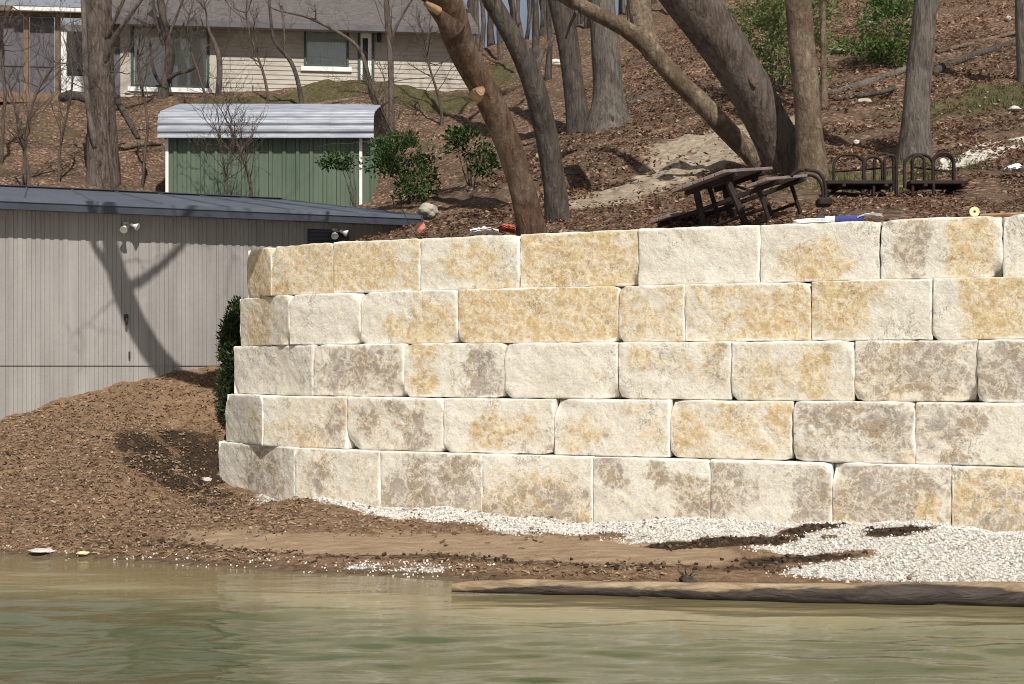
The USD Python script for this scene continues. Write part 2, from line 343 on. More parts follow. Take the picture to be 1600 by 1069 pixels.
# ---------------------------------------------------------------- terrain
def smooth(x, a, b):
    t = np.clip((x - a) / (b - a), 0, 1); return t * t * (3 - 2 * t)
shore_pts = [P(*q) for q in [(-300, 862, 13.2), (0, 868, 12.97), (200, 878, 12.54), (400, 890, 12.06), (700, 905, 11.5), (1000, 921, 10.98), (1300, 925, 10.86), (1600, 928, 10.76), (2000, 930, 10.7),
    (-400, 690, 16.2), (0, 660, 16.8), (100, 640, 17.0), (200, 618, 17.3), (290, 600, 17.6), (355, 592, 17.9),
    (-200, 770, 14.9), (0, 760, 14.9), (100, 742, 15.0), (180, 722, 15.3), (225, 680, 16.2), (215, 748, 14.7), (322, 760, 15.75), (288, 752, 15.5), (262, 738, 15.6), (300, 735, 16.1), (335, 742, 16.3), (285, 662, 17.0), (330, 650, 17.2), (345, 616, 17.6), (270, 778, 14.6), (320, 775, 15.0),
    (150, 800, 13.9), (350, 805, 13.9), (500, 830, 13.0), (700, 855, 12.5)]]
shore_pts += [np.array(q, float) for q in [(-6, 9, -.6), (-3, 9, -.65), (0, 8.5, -.6), (3, 8.5, -.55), (6, 8.5, -.55), (-40, 10, -.8), (40, 8, -.6), (-40, 15, .4), (-40, 20, 2.3), (40, 10.7, 0), (40, 13, .4), (0, 2, -1.6), (-40, -40, -3), (40, -40, -3), (0, -40, -3), (-8, 22, 3), (-3, 22, 3), (-40, 30, 5), (0, 22, 2), (40, 30, 2)]]
for k in np.searchsorted(_s, [-8, -6, -4, -2, -.5, 1, 2, 2.8]):
    for off, z in ((.28, .335), (-.4, .36), (.8, .27)):
        shore_pts.append(np.array([_x[k] + _nx[k] * off, _y[k] + _ny[k] * off, z]))
hill_pts = [P(*q) for q in [(640, 421 - 60, 17.5), (690, 343, 19.5), (640, 325, 23), (620, 318, 27), (600, 320, 32), (640, 265, 34), (620, 205, 37), (700, 150, 41.5),
    (300, 330, 32), (100, 306, 31), (0, 300, 30.5), (0, 230, 34.5), (180, 235, 35), (100, 168, 39), (330, 178, 39), (330, 150, 41.5), (60, 160, 41.5), (560, 122, 40), (480, 165, 39),
    (900, 346, 17), (900, 300, 22), (900, 205, 30.5), (880, 130, 39), (830, 62, 52), (760, 75, 50), (950, 130, 37), (1050, 60, 45),
    (1150, 338, 16.2), (1160, 300, 18.5), (1200, 262, 21), (1150, 190, 27.5), (1000, 275, 22.5), (1200, 100, 34.5), (1200, 0, 46),
    (1500, 0, 42), (1500, 100, 32), (1500, 190, 25), (1500, 250, 20.5), (1500, 296, 18), (1500, 325, 15.8), (1350, 302, 18), (1350, 240, 21.5), (1640, 100, 31), (1640, 235, 21), (1640, 300, 17), (1800, 200, 22), (1800, 50, 36), (1300, -60, 52)]]
hill_pts += [np.array(q, float) for q in [(-40, 30, 6), (-40, 42, 11), (-40, 60, 15), (40, 20, 4.5), (40, 40, 13), (40, 60, 22), (0, 60, 15.5), (0, 75, 14), (0, 110, 12), (-60, 110, 12), (60, 110, 24), (-6, 44, 11.3), (-14, 44, 11.3), (-8, 52, 12), (14, 60, 22), (-40, 20, 3.5), (12, 13, 3.55), (40, 12, 3.4), (9, 16, 4.1)]]
for k in np.searchsorted(_s, [-8.5, -6, -4, -2, 0, 2, 3.4, 4.6]):
    hill_pts.append(np.array([_x[k] - _nx[k] * .7, _y[k] - _ny[k] * .7, 3.28]))
    hill_pts.append(np.array([_x[k] - _nx[k] * 1.5, _y[k] - _ny[k] * 1.5, 3.42]))
def rbf(pts):
    pts = np.array(pts); return RBFInterpolator(pts[:, :2], pts[:, 2], kernel='thin_plate_spline', smoothing=.02, degree=1)
S_, H_ = rbf(shore_pts), rbf(hill_pts)
def height(X, Y, bumps=True):
    X, Y = np.asarray(X, float).ravel(), np.asarray(Y, float).ravel(); q = np.c_[X, Y]
    s, h = S_(q), H_(q)
    d = wall_dist(X, Y)
    w1 = smooth(d, .26, .52 + np.maximum(0, Y - 17.6) * .7)
    w2 = smooth(Y, 19.0, 26.0)
    w = np.maximum(w1 * (X > -6), w2)
    if bumps:
        p = np.c_[X, Y, 0 * X]
        s = s + (meshkit.fbm(p * 1.3, 4, 3) - .5) * .26 * smooth(s, -.05, .35) + (meshkit.fbm(p * 5, 3, 4) - .5) * .07 * smooth(s, -.02, .25) * (1 - .75 * smooth(X, -2.5, -.5))
        s = s - .10 * np.exp(-((X + 3.5) ** 2 / .3 + (Y - 15.2) ** 2 / .5))
        far = smooth(Y, 16, 22)
        h = h + (meshkit.fbm(p * .55, 4, 8) - .5) * .55 * far + (meshkit.fbm(p * 2.2, 4, 9) - .5) * (.10 + .12 * far)
    z = s * (1 - w) + h * w
    e = np.array([-1.359, 18.7]); u = np.array([.9367, .3502]); n = np.array([.3502, -.9367]); t, o = (q - e) @ u, (q - e) @ n   # the boathouse stands here
    foot = smooth(-t, -.9, .1) * smooth(t, -14.5, -13.0) * smooth(-o, .2, .6) * (1 - smooth(-o, 11.3, 12.2))
    return np.where(foot > 0, z * (1 - foot) + np.minimum(z, 3.1) * foot, z)
def ground(px, Y):
    return float(height([(px - 800) / FPX * Y], [Y])[0])
def ground_at(px, py, y0=14.5, y1=70):
    """where the line of sight through a pixel meets the hillside"""
    Ys = np.linspace(y0, y1, 800); r = P(px, py, 1.0) - [0, 0, CAM_Z]
    z = height(r[0] * Ys, Ys); ray = CAM_Z + r[2] * Ys
    hit = np.nonzero(z >= ray)[0]
    return float(Ys[hit[0]]) if len(hit) else y1
def axis(parts):
    out = []
    for a, b, st in parts: out.append(np.arange(a, b - 1e-9, st))
    return np.unique(np.round(np.r_[np.concatenate(out), parts[-1][1]], 4))
tx = axis([(-120, -40, 10), (-40, -14, 2), (-14, -8, .4), (-8, 7.2, .075), (7.2, 14, .4), (14, 40, 2), (40, 120, 10)])
ty = axis([(-120, -10, 10), (-10, 6, 2), (6, 10.4, .3), (10.4, 19, .075), (19, 30, .16), (30, 50, .25), (50, 70, 1), (70, 160, 10)])
TX, TY = np.meshgrid(tx, ty, indexing='ij'); TX, TY = TX.ravel(), TY.ravel()
TZ = height(TX, TY)
tv = np.c_[TX, TY, TZ]; tf = gridmesh(len(tx), len(ty))
PX, PY = 800 + FPX * TX / np.maximum(TY, 1), HOR - FPX * (TZ - CAM_Z) / np.maximum(TY, 1)
dW = wall_dist(TX, TY)
isH = np.maximum((smooth(dW, .26, .52 + np.maximum(0, TY - 17.6) * .7)) * (TX > -6), smooth(TY, 19, 26)) > .5
def seg_dist(X, Y, pts, wid):
    """how near the points are to a path (centre line with half widths)"""
    pts = np.array(pts); out = np.zeros(len(X))
    for a, b, w0, w1 in zip(pts[:-1], pts[1:], wid[:-1], wid[1:]):
        d = b - a; t = np.clip(((X - a[0]) * d[0] + (Y - a[1]) * d[1]) / (d @ d), 0, 1)
        r = np.hypot(X - a[0] - t * d[0], Y - a[1] - t * d[1]) / (w0 + (w1 - w0) * t)
        out = np.maximum(out, np.clip(1.5 - r, 0, 1))
    return out
def gp(px, py):
    Y = ground_at(px, py); return np.array([(px - 800) / FPX * Y, Y])
path_line = [gp(930, 318), gp(1030, 275), gp(1120, 225), gp(1165, 203), gp(1190, 192)]
pathm = seg_dist(TX, TY, path_line, [.6, 1.0, 1.35, 1.2, .7]) * (TY > 16.5)
scree_line = [gp(1478, 262), gp(1530, 244), gp(1600, 222), gp(1680, 205)]
scree = seg_dist(TX, TY, scree_line, [.18, .22, .3, .4]) * (TY > 15)
def blob(px, py, rx, ry):
    Y = ground_at(px, py); X = (px - 800) / FPX * Y
    return np.clip(1.35 - np.hypot((TX - X) / rx, (TY - Y) / ry), 0, 1)
green = np.max([blob(1540, 160, 2.2, 1.8), blob(1590, 140, 1.5, 1.5), .85 * blob(1340, 285, 1.5, 1.2), .8 * blob(1470, 265, 1.0, 1.0), .95 * blob(680, 150, 2.2, 2.5), .9 * blob(430, 160, 4.5, 1.6), .8 * blob(540, 130, 2.5, 1.5), .55 * blob(80, 205, 2.0, 1.4), .9 * blob(770, 120, 1.5, 2.5)], axis=0)
hill_mask = np.c_[pathm, green, scree]
def sblob(X, Y, rx, ry): return np.clip(1.4 - np.hypot((TX - X) / rx, (TY - Y) / ry), 0, 1)
def S(px, py, Y): return P(px, py, Y)[:2]
nz = meshkit.fbm(np.c_[TX * 1.1, TY * 2.5, 0 * TX], 4, 21)
front = -dW - 2 * STEP
grav = smooth(.55 + .5 * smooth(TX, -2.2, .3) + .3 * np.clip((TX - 2.2) / 3, 0, 1.2) - front + (nz - .5) * .8, 0, .35) * (TX > -3.6) * (front > -.6) * smooth(TX, -3.5, -2.6)
strand = smooth(TX + (nz - .5) * 2.0, 2.1, 3.3) * smooth(TZ + .0, .03, .09)
clump = np.max([1.2 * sblob(2.05, 12.25, .75, .16), 1.0 * sblob(2.9, 12.45, .35, .14), .95 * sblob(3.65, 12.1, .38, .14), .9 * sblob(1.6, 12.3, .4, .12), .8 * sblob(2.6, 11.7, .7, .14)], axis=0)
grav = np.clip(np.maximum(grav, strand) - 1.2 * clump, 0, 1)
pebble = (.2 + .7 * smooth(nz, .5, .66)) * .72 * np.exp(-((TZ - .045) / .03) ** 2) * (TX < 0)
grav = np.maximum(grav, pebble * (TZ > .01))
rut = smooth(meshkit.fbm(np.c_[TX * .9 + TY * .5, TY * 2.2, 0 * TX], 4, 55), .53, .68) * .42 * (TX < -1.5)
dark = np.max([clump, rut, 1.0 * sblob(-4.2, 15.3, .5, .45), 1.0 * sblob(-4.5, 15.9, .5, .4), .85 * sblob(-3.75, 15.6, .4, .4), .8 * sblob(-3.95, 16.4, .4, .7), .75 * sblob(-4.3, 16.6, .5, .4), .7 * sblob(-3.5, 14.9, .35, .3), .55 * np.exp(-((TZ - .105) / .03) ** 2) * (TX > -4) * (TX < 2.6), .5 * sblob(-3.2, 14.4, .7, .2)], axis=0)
sand = np.clip(1.25 * np.exp(-((TZ - .17) / .065) ** 2) * smooth(TX, -4.2, -2.6) * (1 - smooth(TX, 1.4, 2.6)), 0, 1) + .75 * (TZ < .015)
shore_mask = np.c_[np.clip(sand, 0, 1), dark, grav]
fc_h = isH[tf].sum(1) >= 3
fc_p = fc_h & (pathm[tf].mean(1) > .5)
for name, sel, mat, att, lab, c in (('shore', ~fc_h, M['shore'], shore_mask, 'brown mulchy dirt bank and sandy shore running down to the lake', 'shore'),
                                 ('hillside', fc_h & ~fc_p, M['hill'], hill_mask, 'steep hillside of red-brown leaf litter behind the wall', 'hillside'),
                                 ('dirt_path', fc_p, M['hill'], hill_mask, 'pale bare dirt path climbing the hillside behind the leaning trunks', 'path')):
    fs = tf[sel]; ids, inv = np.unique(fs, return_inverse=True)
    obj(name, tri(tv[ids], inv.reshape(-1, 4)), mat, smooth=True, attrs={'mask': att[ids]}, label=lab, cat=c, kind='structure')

# ---------------------------------------------------------------- water
wx = axis([(-120, -30, 15), (-30, -9, 1), (-9, 9, .05), (9, 30, 1), (30, 120, 15)]); wy = axis([(-120, -10, 10), (-10, 6, 1), (6, 14, .035), (14, 16, 1)])
WX, WY = np.meshgrid(wx, wy, indexing='ij'); WX, WY = WX.ravel(), WY.ravel()
inn = smooth(np.minimum(9 - np.abs(WX), np.minimum(WY - 6, 14 - WY)), 0, .6)
q = np.c_[WX * .85 + .25 * WY, WY * 2.5, 0 * WX]
WZ = inn * ((meshkit.fbm(q * 1.2 + [0, 3, 0], 2, 31) - .5) * .046 + (meshkit.fbm(q * 2.9, 2, 33) - .5) * .027 * (.4 + .6 * smooth(10.5 - WY, 0, 2)) + (meshkit.noise(q * 6.5, 35) - .5) * .005) * (.3 + .7 * smooth(12.2 - WY, 0, 3.5))
bed = height(WX, WY, False)
shal = smooth(-bed, .0, .62)
obj('water', tri(np.c_[WX, WY, WZ], gridmesh(len(wx), len(wy))), M['water'], smooth=True, attrs={'mask': np.c_[1 - shal, shal * 0, shal * 0]}, label='rippled olive-green lake water along the shore', cat='water', kind='structure')

# ---------------------------------------------------------------- the stone wall
def on_row(row, px):
    X, Y = row_curve(row); ok = _s < 4.9
    k = np.argmin(np.abs(X / Y - (px - 800) / FPX) + (~ok) * 9)
    return float(_s[k])
# joints in the picture, then for each stone: base gold, base brown, patches (u, v, ru, rv, gold, brown)
ROWS = {
 1: ([387, 425, 522, 657, 812, 998, 1187, 1375, 1567, 1765],
     [(.62, 0, []), (.55, .05, []), (.5, .08, [(.45, .5, .3, .4, .2, 0), (.75, .75, .2, .2, -.2, 0)]), (.08, 0, [(.5, .55, .35, .4, .35, 0), (.9, .1, .3, .2, .3, 0)]), (.72, 0, [(.4, .5, .5, .5, .25, 0), (.03, .1, .12, .3, -.5, 0), (.9, .5, .12, .6, -.35, 0)]),
      (-.1, 0, []), (-.15, 0, [(.45, .33, .36, .36, .75, 0)]), (.1, .1, [(.25, .55, .2, .5, .25, .42), (.72, .5, .24, .55, .65, .05), (.46, .3, .1, .4, -.5, -.3)]), (0, 0, [(.7, .4, .3, .4, .5, 0)])]),
 2: ([374, 452, 563, 715, 967, 1070, 1267, 1458, 1655],
     [(.2, .12, [(.4, .5, .25, .6, .35, .1)]), (-.12, 0, []), (.02, 0, [(.6, .35, .35, .4, .5, 0), (.8, .55, .15, .3, .4, 0)]), (.62, 0, [(.3, .5, .5, .5, .25, 0), (.65, .6, .2, .3, .2, 0)]), (.38, .08, []), (.36, .05, [(.85, .3, .3, .5, .2, 0)]),
      (.2, 0, [(.28, .6, .33, .5, .55, .05), (.8, .3, .25, .6, -.5, 0)]), (.45, 0, [(.06, .5, .17, .9, -.8, 0), (.55, .5, .35, .5, .3, 0)])]),
 3: ([362, 488, 630, 789, 965, 1143, 1335, 1528, 1722],
     [(-.12, .05, []), (.18, .28, [(.45, .45, .4, .4, .1, .28)]), (.12, .12, [(.2, .5, .12, .7, .55, .05), (.78, .4, .22, .6, -.1, .48)]), (-.08, .0, [(.75, .4, .3, .3, .18, 0)]), (.05, .05, [(.2, .7, .12, .35, .5, .2), (.85, .65, .14, .4, .5, .35), (.45, .6, .15, .3, .3, .1)]),
      (.22, .12, [(.7, .5, .14, .5, .5, .15), (.2, .4, .2, .4, .2, .15)]), (.25, .28, [(.6, .55, .3, .5, .25, .32), (.2, .4, .2, .5, .1, .15)]), (.0, .3, [(.4, .5, .4, .6, 0, .45)])]),
 4: ([346, 410, 541, 693, 865, 1046, 1239, 1430, 1622],
     [(.08, .15, [(.8, .4, .25, .5, .2, .1)]), (.3, .12, [(.85, .5, .16, .5, .1, .42)]), (.15, .12, [(.22, .65, .14, .3, .2, .55), (.72, .4, .14, .45, .15, .55), (.5, .75, .1, .25, 0, .45)]), (.14, .1, [(.3, .4, .3, .3, .2, .1), (.6, .35, .3, .3, .2, .05)]),
      (.1, .05, [(.25, .4, .22, .3, .38, .15), (.8, .5, .25, .4, .15, .1)]), (.28, .05, [(.15, .6, .15, .3, .3, 0), (.55, .65, .2, .3, .25, .1), (.95, .7, .1, .4, .4, .1)]), (.2, .3, [(.5, .75, .45, .3, 0, .3), (.8, .5, .15, .4, .1, .3)]),
      (.22, .3, [(.35, .7, .3, .3, 0, .25), (.75, .6, .2, .4, -.3, -.3)])]),
 5: ([335, 460, 594, 753, 926, 1110, 1300, 1487, 1682],
     [(.0, .15, [(.6, .5, .3, .6, .1, .4), (.15, .5, .2, .6, -.2, -.2)]), (.24, .15, [(.3, .55, .25, .5, .1, .2)]), (.15, .3, [(.3, .5, .25, .5, 0, .4), (.75, .5, .25, .5, .15, .25), (.1, .8, .15, .3, -.2, -.4)]), (.2, .2, [(.5, .25, .5, .35, .4, .35), (.5, .85, .5, .2, -.2, -.25)]),
      (.02, .12, [(.14, .8, .14, .25, .1, .5), (.53, .8, .12, .25, .3, .45), (.86, .35, .14, .45, .4, .5)]), (.02, .3, [(.1, .6, .22, .5, 0, .3), (.85, .5, .16, .4, .05, .3), (.5, .5, .12, .5, -.2, -.3)]), (.12, .36, [(.4, .5, .4, .5, 0, .25), (.78, .28, .12, .28, .6, -.3), (.1, .4, .1, .4, .4, -.1)]),
      (.45, .25, [(.5, .4, .4, .4, .25, .15)])]),
}
CHIPS = {(1, 7): [(1, 0)], (2, 0): [(1, 0)], (2, 1): [(1, 0)], (3, 1): [(1, 0)], (3, 3): [(1, 0)], (3, 6): [(1, 0)], (4, 4): [(0, 1)], (5, 6): [(0, 1)], (4, 2): [(0, 0)], (1, 4): [(1, 0)], (4, 5): [(0, 1)]}
CRACK = {(2, 6): .02}
stone_wall = thing('stone_retaining_wall', 'curved retaining wall of big cream and gold limestone blocks, five courses high', 'wall', (0, 14, BASE_Z))
wo = np.array([0, 14, BASE_Z])
def stone(row, idx, s0, s1, spec, rng):
    X, Y = row_curve(row)
    a = np.array([np.interp(s0, _s, X), np.interp(s0, _s, Y)]); b = np.array([np.interp(s1, _s, X), np.interp(s1, _s, Y)])  # a left, b right
    L = np.linalg.norm(b - a); ux = (b - a) / L; nrm = np.array([ux[1], -ux[0]])
    turn = abs(np.interp(s0, _s, _h) - np.interp(s1, _s, _h))
    z0 = BASE_Z + (5 - row) * ROW_H; H, D = ROW_H - .005 - rng.random() * .005, .68
    if row == 5: z0 -= .12; H += .12
    gap = .0015 + rng.random() * .003
    l = L / 2 - gap
    nu, nv, nd = max(8, int(L / .034)), max(10, int(H / .034)), 6
    r = .007 + .006 * rng.random()
    ring = lambda n, h: np.unique(np.r_[np.linspace(-1, 1, n)[1:-1], -1, 1, [sg * (1 - k * r / h) for sg in (-1, 1) for k in (1.0, 2.6)]])
    us, vs, ds = ring(nu, l), ring(nv, H / 2), np.array([-1, -.2, .45, .8, 1 - 2.6 * r / (D / 2), 1 - r / (D / 2), 1.0])
    pts, faces, n0 = [], [], 0
    for ax, (A, B) in ((1, (us, vs)), (2, (us, ds)), (0, (ds, vs))):
        for sg in (-1, 1):
            a_, b_ = np.meshgrid(A, B, indexing='ij'); c_ = np.full(a_.shape, float(sg))
            q = {1: (a_, c_, b_), 2: (a_, b_, c_), 0: (c_, a_, b_)}[ax]
            pts.append(np.stack(q, -1).reshape(-1, 3)); f = gridmesh(len(A), len(B)) + n0; n0 += a_.size
            flip = (ax == 1) == (sg > 0)
            faces.append(f[:, ::-1] if flip else f)
    q = np.vstack(pts); half = np.array([l, D / 2, H / 2]); p = q * half      # +y in local = outward
    m = trimesh.Trimesh(p, np.vstack([np.vstack([f[:, [0, 1, 2]], f[:, [0, 2, 3]]]) for f in faces]), process=False); m.merge_vertices(digits_vertex=5); m.fix_normals()
    p = np.array(m.vertices); qn = p / half
    inner = np.clip(p, -half + r, half - r); dd = p - inner; ln = np.linalg.norm(dd, axis=1, keepdims=True); nv_ = np.where(ln > 1e-9, dd / np.maximum(ln, 1e-9), 0)
    p = np.where(ln > 1e-9, inner + nv_ * r, p)
    seed = row * 31 + idx
    W = p + np.array([seed * 3.1, seed * 1.7, seed * .9])
    fr = smooth(qn[:, 1], .4, 1.0)
    disp = (meshkit.fbm(W * 3.2, 3, seed) - .5) * .028 * fr + (meshkit.fbm(W * 11, 3, seed + 5) - .5) * .016 * (.35 + .65 * fr) + (np.abs(meshkit.noise(W * 6, seed) - .5)) * .014 * fr
    p = p + nv_ * disp[:, None] + np.array([0, 1, 0]) * (fr * disp)[:, None] * (ln < 1e-9)
    u, v = (qn[:, 0] + 1) / 2, (qn[:, 2] + 1) / 2
    # worn edges and knocked-off corners
    ed = np.minimum(np.minimum(l - np.abs(p[:, 0]), H / 2 - np.abs(p[:, 2])), .2)
    p[:, 1] -= fr * .005 * np.exp(-np.maximum(ed, 0) / .025) * (.5 + meshkit.noise(W * 7, seed + 9))
    chips = [(c, .09 + .04 * rng.random(), .12) for c in CHIPS.get((row, idx), [])]
    for cu in (0, 1):
        for cv in (0, 1):
            if rng.random() < .33: chips.append(((cu, cv), .03 + .06 * rng.random() ** 1.5, .055))
    for (cu, cv), rad, dep in chips:
        e = np.exp(-(((u - cu) * L) ** 2 + ((v - cv) * H) ** 2) / rad ** 2) * fr
        p[:, 1] -= e * dep; p[:, 0] -= e * (cu * 2 - 1) * .02; p[:, 2] -= e * (cv * 2 - 1) * .02
    proud = rng.uniform(-.014, .016); tilt = rng.uniform(-.006, .006)
    p[:, 1] += proud + tilt * p[:, 0]
    p[:, 0] *= 1 - turn * (D / 2 - p[:, 1]) / max(L, .3) * .95 * (np.abs(turn) > .02)
    gold, brown, patches = spec; gold, brown = gold + .10, brown + .06
    gc, bc = np.full(len(p), float(gold)), np.full(len(p), float(brown))
    wu, wv = u + (meshkit.noise(W * 5, seed + 2) - .5) * .16, v + (meshkit.noise(W * 5, seed + 3) - .5) * .3
    for (pu, pv, ru, rv, pg, pb) in patches:
        e = np.clip(1.75 - 1.3 * np.hypot((wu - pu) / ru, (wv - pv) / rv), 0, 1); gc += pg * e; bc += pb * e
    edge = np.clip(1 - ed / .05, 0, 1) * smooth(meshkit.fbm(W * 3, 3, seed + 7), .42, .62) * 1.1 + (qn[:, 2] > .999) * .8 + (np.abs(qn[:, 0]) > .999) * .5
    edge[fr < .05] = .6
    world = np.c_[(a + b)[0] / 2 + ux[0] * p[:, 0] + nrm[0] * (p[:, 1] - D / 2), (a + b)[1] / 2 + ux[1] * p[:, 0] + nrm[1] * (p[:, 1] - D / 2), z0 + H / 2 + p[:, 2]]
    m = trimesh.Trimesh(world - wo, np.array(m.faces), process=False)
    m2 = trimesh.graph.smooth_shade(m, angle=math.radians(38), facet_minarea=None); near = cKDTree(m.vertices).query(m2.vertices)[1]
    return m2, np.c_[np.clip(gc, -.4, 1.2), np.clip(bc, -.4, 1.2), np.clip(edge, 0, 1)][near]
STONE_LABEL = {(1, 4): 'deep gold block in the top course', (1, 5): 'plain white block in the top course', (2, 3): 'long gold block in the second course', (3, 3): 'plain cream block in the third course', (2, 1): 'white block with two dark holes in the second course',
               (3, 7): 'mauve-brown block at the right of the third course', (5, 6): 'mauve block with orange chip in the lowest course', (1, 7): 'half grey, half gold block in the top course'}
rng = np.random.default_rng(5)
for row, (joints, specs) in ROWS.items():
    ss = [on_row(row, j) for j in joints]
    spans = [(ss[i], ss[i + 1], specs[i], i) for i in range(len(ss) - 1)]
    spans.insert(0, (ss[0] + .85, ss[0], (.2, .1, []), 90))
    e = ss[-1]
    for k in range(2):
        spans.append((e, e - 1.27, (rng.uniform(0, .5), rng.uniform(0, .25), [(rng.random(), rng.random(), .3, .4, .3, .1)]), 91 + k)); e -= 1.27
    for s0, s1, spec, i in spans:
        m, att = stone(row, i, s0, s1, spec, rng)
        obj('stone_block', m, M['stone'], stone_wall, smooth=True, attrs={'stain': att}, label=STONE_LABEL.get((row, i)))

# ---------------------------------------------------------------- upright planes seen from the lake (building fronts)
class Front:
    """a vertical plane through two points; t runs to the right along it, z is height, out is towards the viewer"""
    def __init__(s, a, b):
        s.a = np.array(a[:2], float); d = np.array(b[:2], float) - s.a; s.L = np.linalg.norm(d); s.u = d / s.L; s.n = np.array([s.u[1], -s.u[0]])
    def hit(s, px, py, out=0.0):
        r = np.array([(px - 800) / FPX, 1.0]); o = s.a + s.n * out
        A = np.array([r, -s.u]).T; k, t = np.linalg.solve(A, o)
        return t, CAM_Z + (HOR - py) / FPX * k
    def w(s, v, o=(0, 0, 0)):
        v = np.asarray(v, float); xy = s.a + v[:, :1] * s.u + v[:, 1:2] * s.n
        return np.c_[xy, v[:, 2]] - np.asarray(o)
    def box(s, t0, t1, o0, o1, z0, z1, bev=0.0, org=(0, 0, 0)):
        m = box((t0, o0, z0), (t1, o1, z1), bev); m.vertices = s.w(m.vertices, org); m.invert() if False else None
        m.fix_normals(); return m
    def mesh(s, m, org=(0, 0, 0)):
        m = m.copy(); m.vertices = s.w(m.vertices, org); m.fix_normals(); return m
def ribbed(t0, t1, z0, z1, pitch, wid, dep, out=0.0, thick=.012, phase=0.0):
    """a trapezoid-ribbed sheet standing upright, ribs along z, as a closed strip"""
    ts, os_ = [t0], [0.0]
    k = t0 + phase
    while k + pitch <= t1 + 1e-6:
        c = k + pitch / 2
        ts += [c - wid / 2 - dep * .6, c - wid / 2, c + wid / 2, c + wid / 2 + dep * .6]; os_ += [0, dep, dep, 0]; k += pitch
    ts.append(t1); os_.append(0.0)
    ts, os_ = np.array(ts), np.array(os_) + out; n = len(ts)
    v = np.vstack([np.c_[ts, os_, np.full(n, z0)], np.c_[ts, os_, np.full(n, z1)], np.c_[ts, np.full(n, out - thick), np.full(n, z0)], np.c_[ts, np.full(n, out - thick), np.full(n, z1)]])
    i = np.arange(n - 1); f = []
    f.append(np.stack([i, i + 1, i + 1 + n, i + n], 1)); f.append(np.stack([i + 2 * n + 1, i + 2 * n, i + 3 * n, i + 3 * n + 1], 1))
    f.append(np.stack([i + n, i + 1 + n, i + 1 + 3 * n, i + 3 * n], 1)); f.append(np.stack([i + 1, i, i + 2 * n, i + 2 * n + 1], 1))
    f = np.vstack(f); f = np.vstack([f, [[0, n, 3 * n, 2 * n], [n - 1, 3 * n - 1, 4 * n - 1, 2 * n - 1]]])
    return tri(v, f)

# ---------------------------------------------------------------- the boathouse
ER = P(657, 352, 18.7) + [0, 0, .13]; al = math.radians(20.5)
BF = Front(ER[:2] - 12.0 * np.array([math.cos(al), -math.sin(al)]) * [1, -1], ER[:2])
OV = .34                                                    # the roof stands out this far beyond the wall
bo = np.array([ER[0] - 4, ER[1], 1.0])
boat = thing('boathouse', 'grey corrugated metal boathouse with a low blue-grey roof on the left bank', 'building', bo)
WALL = -OV; zE = ER[2]; tR = 12.0 - .12
zs = BF.hit(100, 569, WALL)[1]
tw = [tR]
while tw[-1] > -.3: tw.append(tw[-1] - .92)
tseam = BF.hit(172, 590, WALL)[0]
for k in range(len(tw) - 1):
    a, b = tw[k + 1], tw[k]
    m = ribbed(a + .002, b - .002, zs - .02 if True else 0, zE - .04, .115, .058, .011, WALL + .001)
    obj('wall_panel', BF.mesh(m, bo), M['clad'], boat)
    m = ribbed(a + .002, b - .002, .2, zs, .115, .058, .011, WALL - .018)
    obj('lower_panel', BF.mesh(m, bo), M['clad'], boat)
obj('corner_trim', BF.box(tR, tR + .05, WALL - .06, WALL + .03, .3, zE - .05, .006, bo), M['fascia'], boat)
# end wall on the right and the back of the building
rk = P(440, 312, 1.0) - [0, 0, CAM_Z]                      # ray to the far end of the sloping roof edge
A = np.array([[rk[0], BF.n[0]], [rk[1], BF.n[1]]]); kk, DEP = np.linalg.solve(A, ER[:2]); zR = CAM_Z + rk[2] * kk
obj('end_wall', BF.box(tR - .1, tR, -DEP, WALL - .07, .3, zE - .02, .0, bo), M['clad'], boat)
pr = trimesh.creation.extrude_polygon(__import__('shapely').geometry.Polygon([(WALL - .07, zE - .018), (-DEP, zR - .12), (-DEP, zE - .018)]), .1)
pv = pr.vertices.copy(); pr.vertices = np.c_[tR - .1 + pv[:, 2], pv[:, 0], pv[:, 1]]
obj('gable', BF.mesh(pr, bo), M['clad'], boat)
# roof sheets with standing seams, front slope and back slope
nsheet = 14
for k in range(nsheet):
    a = 12.0 - (k + 1) * .9; b = 12.0 - k * .9
    for o0, o1 in ((0, -DEP),):
        v = []
        for t in (a + .003, b - .003):
            for o, z in ((o0, zE), (o1, zR)):
                for dz in (0, -.04): v.append((t, o, z + dz))
        m = trimesh.convex.convex_hull(np.array(v)); sl = []
        for o, z in ((o0, zE), (o1, zR)):
            for dt in (-.02, .02):
                for dz in (0.0, .022): sl.append((b - .03 + dt * (1 if dz == 0 else .5), o, z + dz))
        m = cat_([m, trimesh.convex.convex_hull(np.array(sl))])
        obj('roof_sheet', BF.mesh(m, bo), M['roofblue'], boat)
obj('fascia', BF.box(-.6, 12.0, -.02, .012, zE - .145, zE + .004, .006, bo), M['fascia'], boat)
obj('drip_edge', BF.box(-.6, 12.0, .0125, .03, zE - .045, zE + .012, .004, bo), M['roofblue'], boat)
obj('soffit', BF.box(-.6, 11.98, WALL + .05, -.022, zE - .075, zE - .05, 0, bo), M['fascia'], boat)
obj('rear_wall', BF.box(-.3, tR - .101, -DEP, -DEP + .1, .3, zR - .1, 0, bo), M['clad'], boat)
obj('ridge_cap', BF.box(-.6, 12.0, -DEP - .14, -DEP + .14, zR + .005, zR + .03, .01, bo), M['fascia'], boat)
rv = []
for o, z in ((.012, zE), (-DEP, zR)):
    for dt in (.003, .035):
        for dz in (-.13, .02): rv.append((12.0 + dt, o, z + dz))
obj('rake_trim', BF.mesh(trimesh.convex.convex_hull(np.array(rv)), bo), M['fascia'], boat)
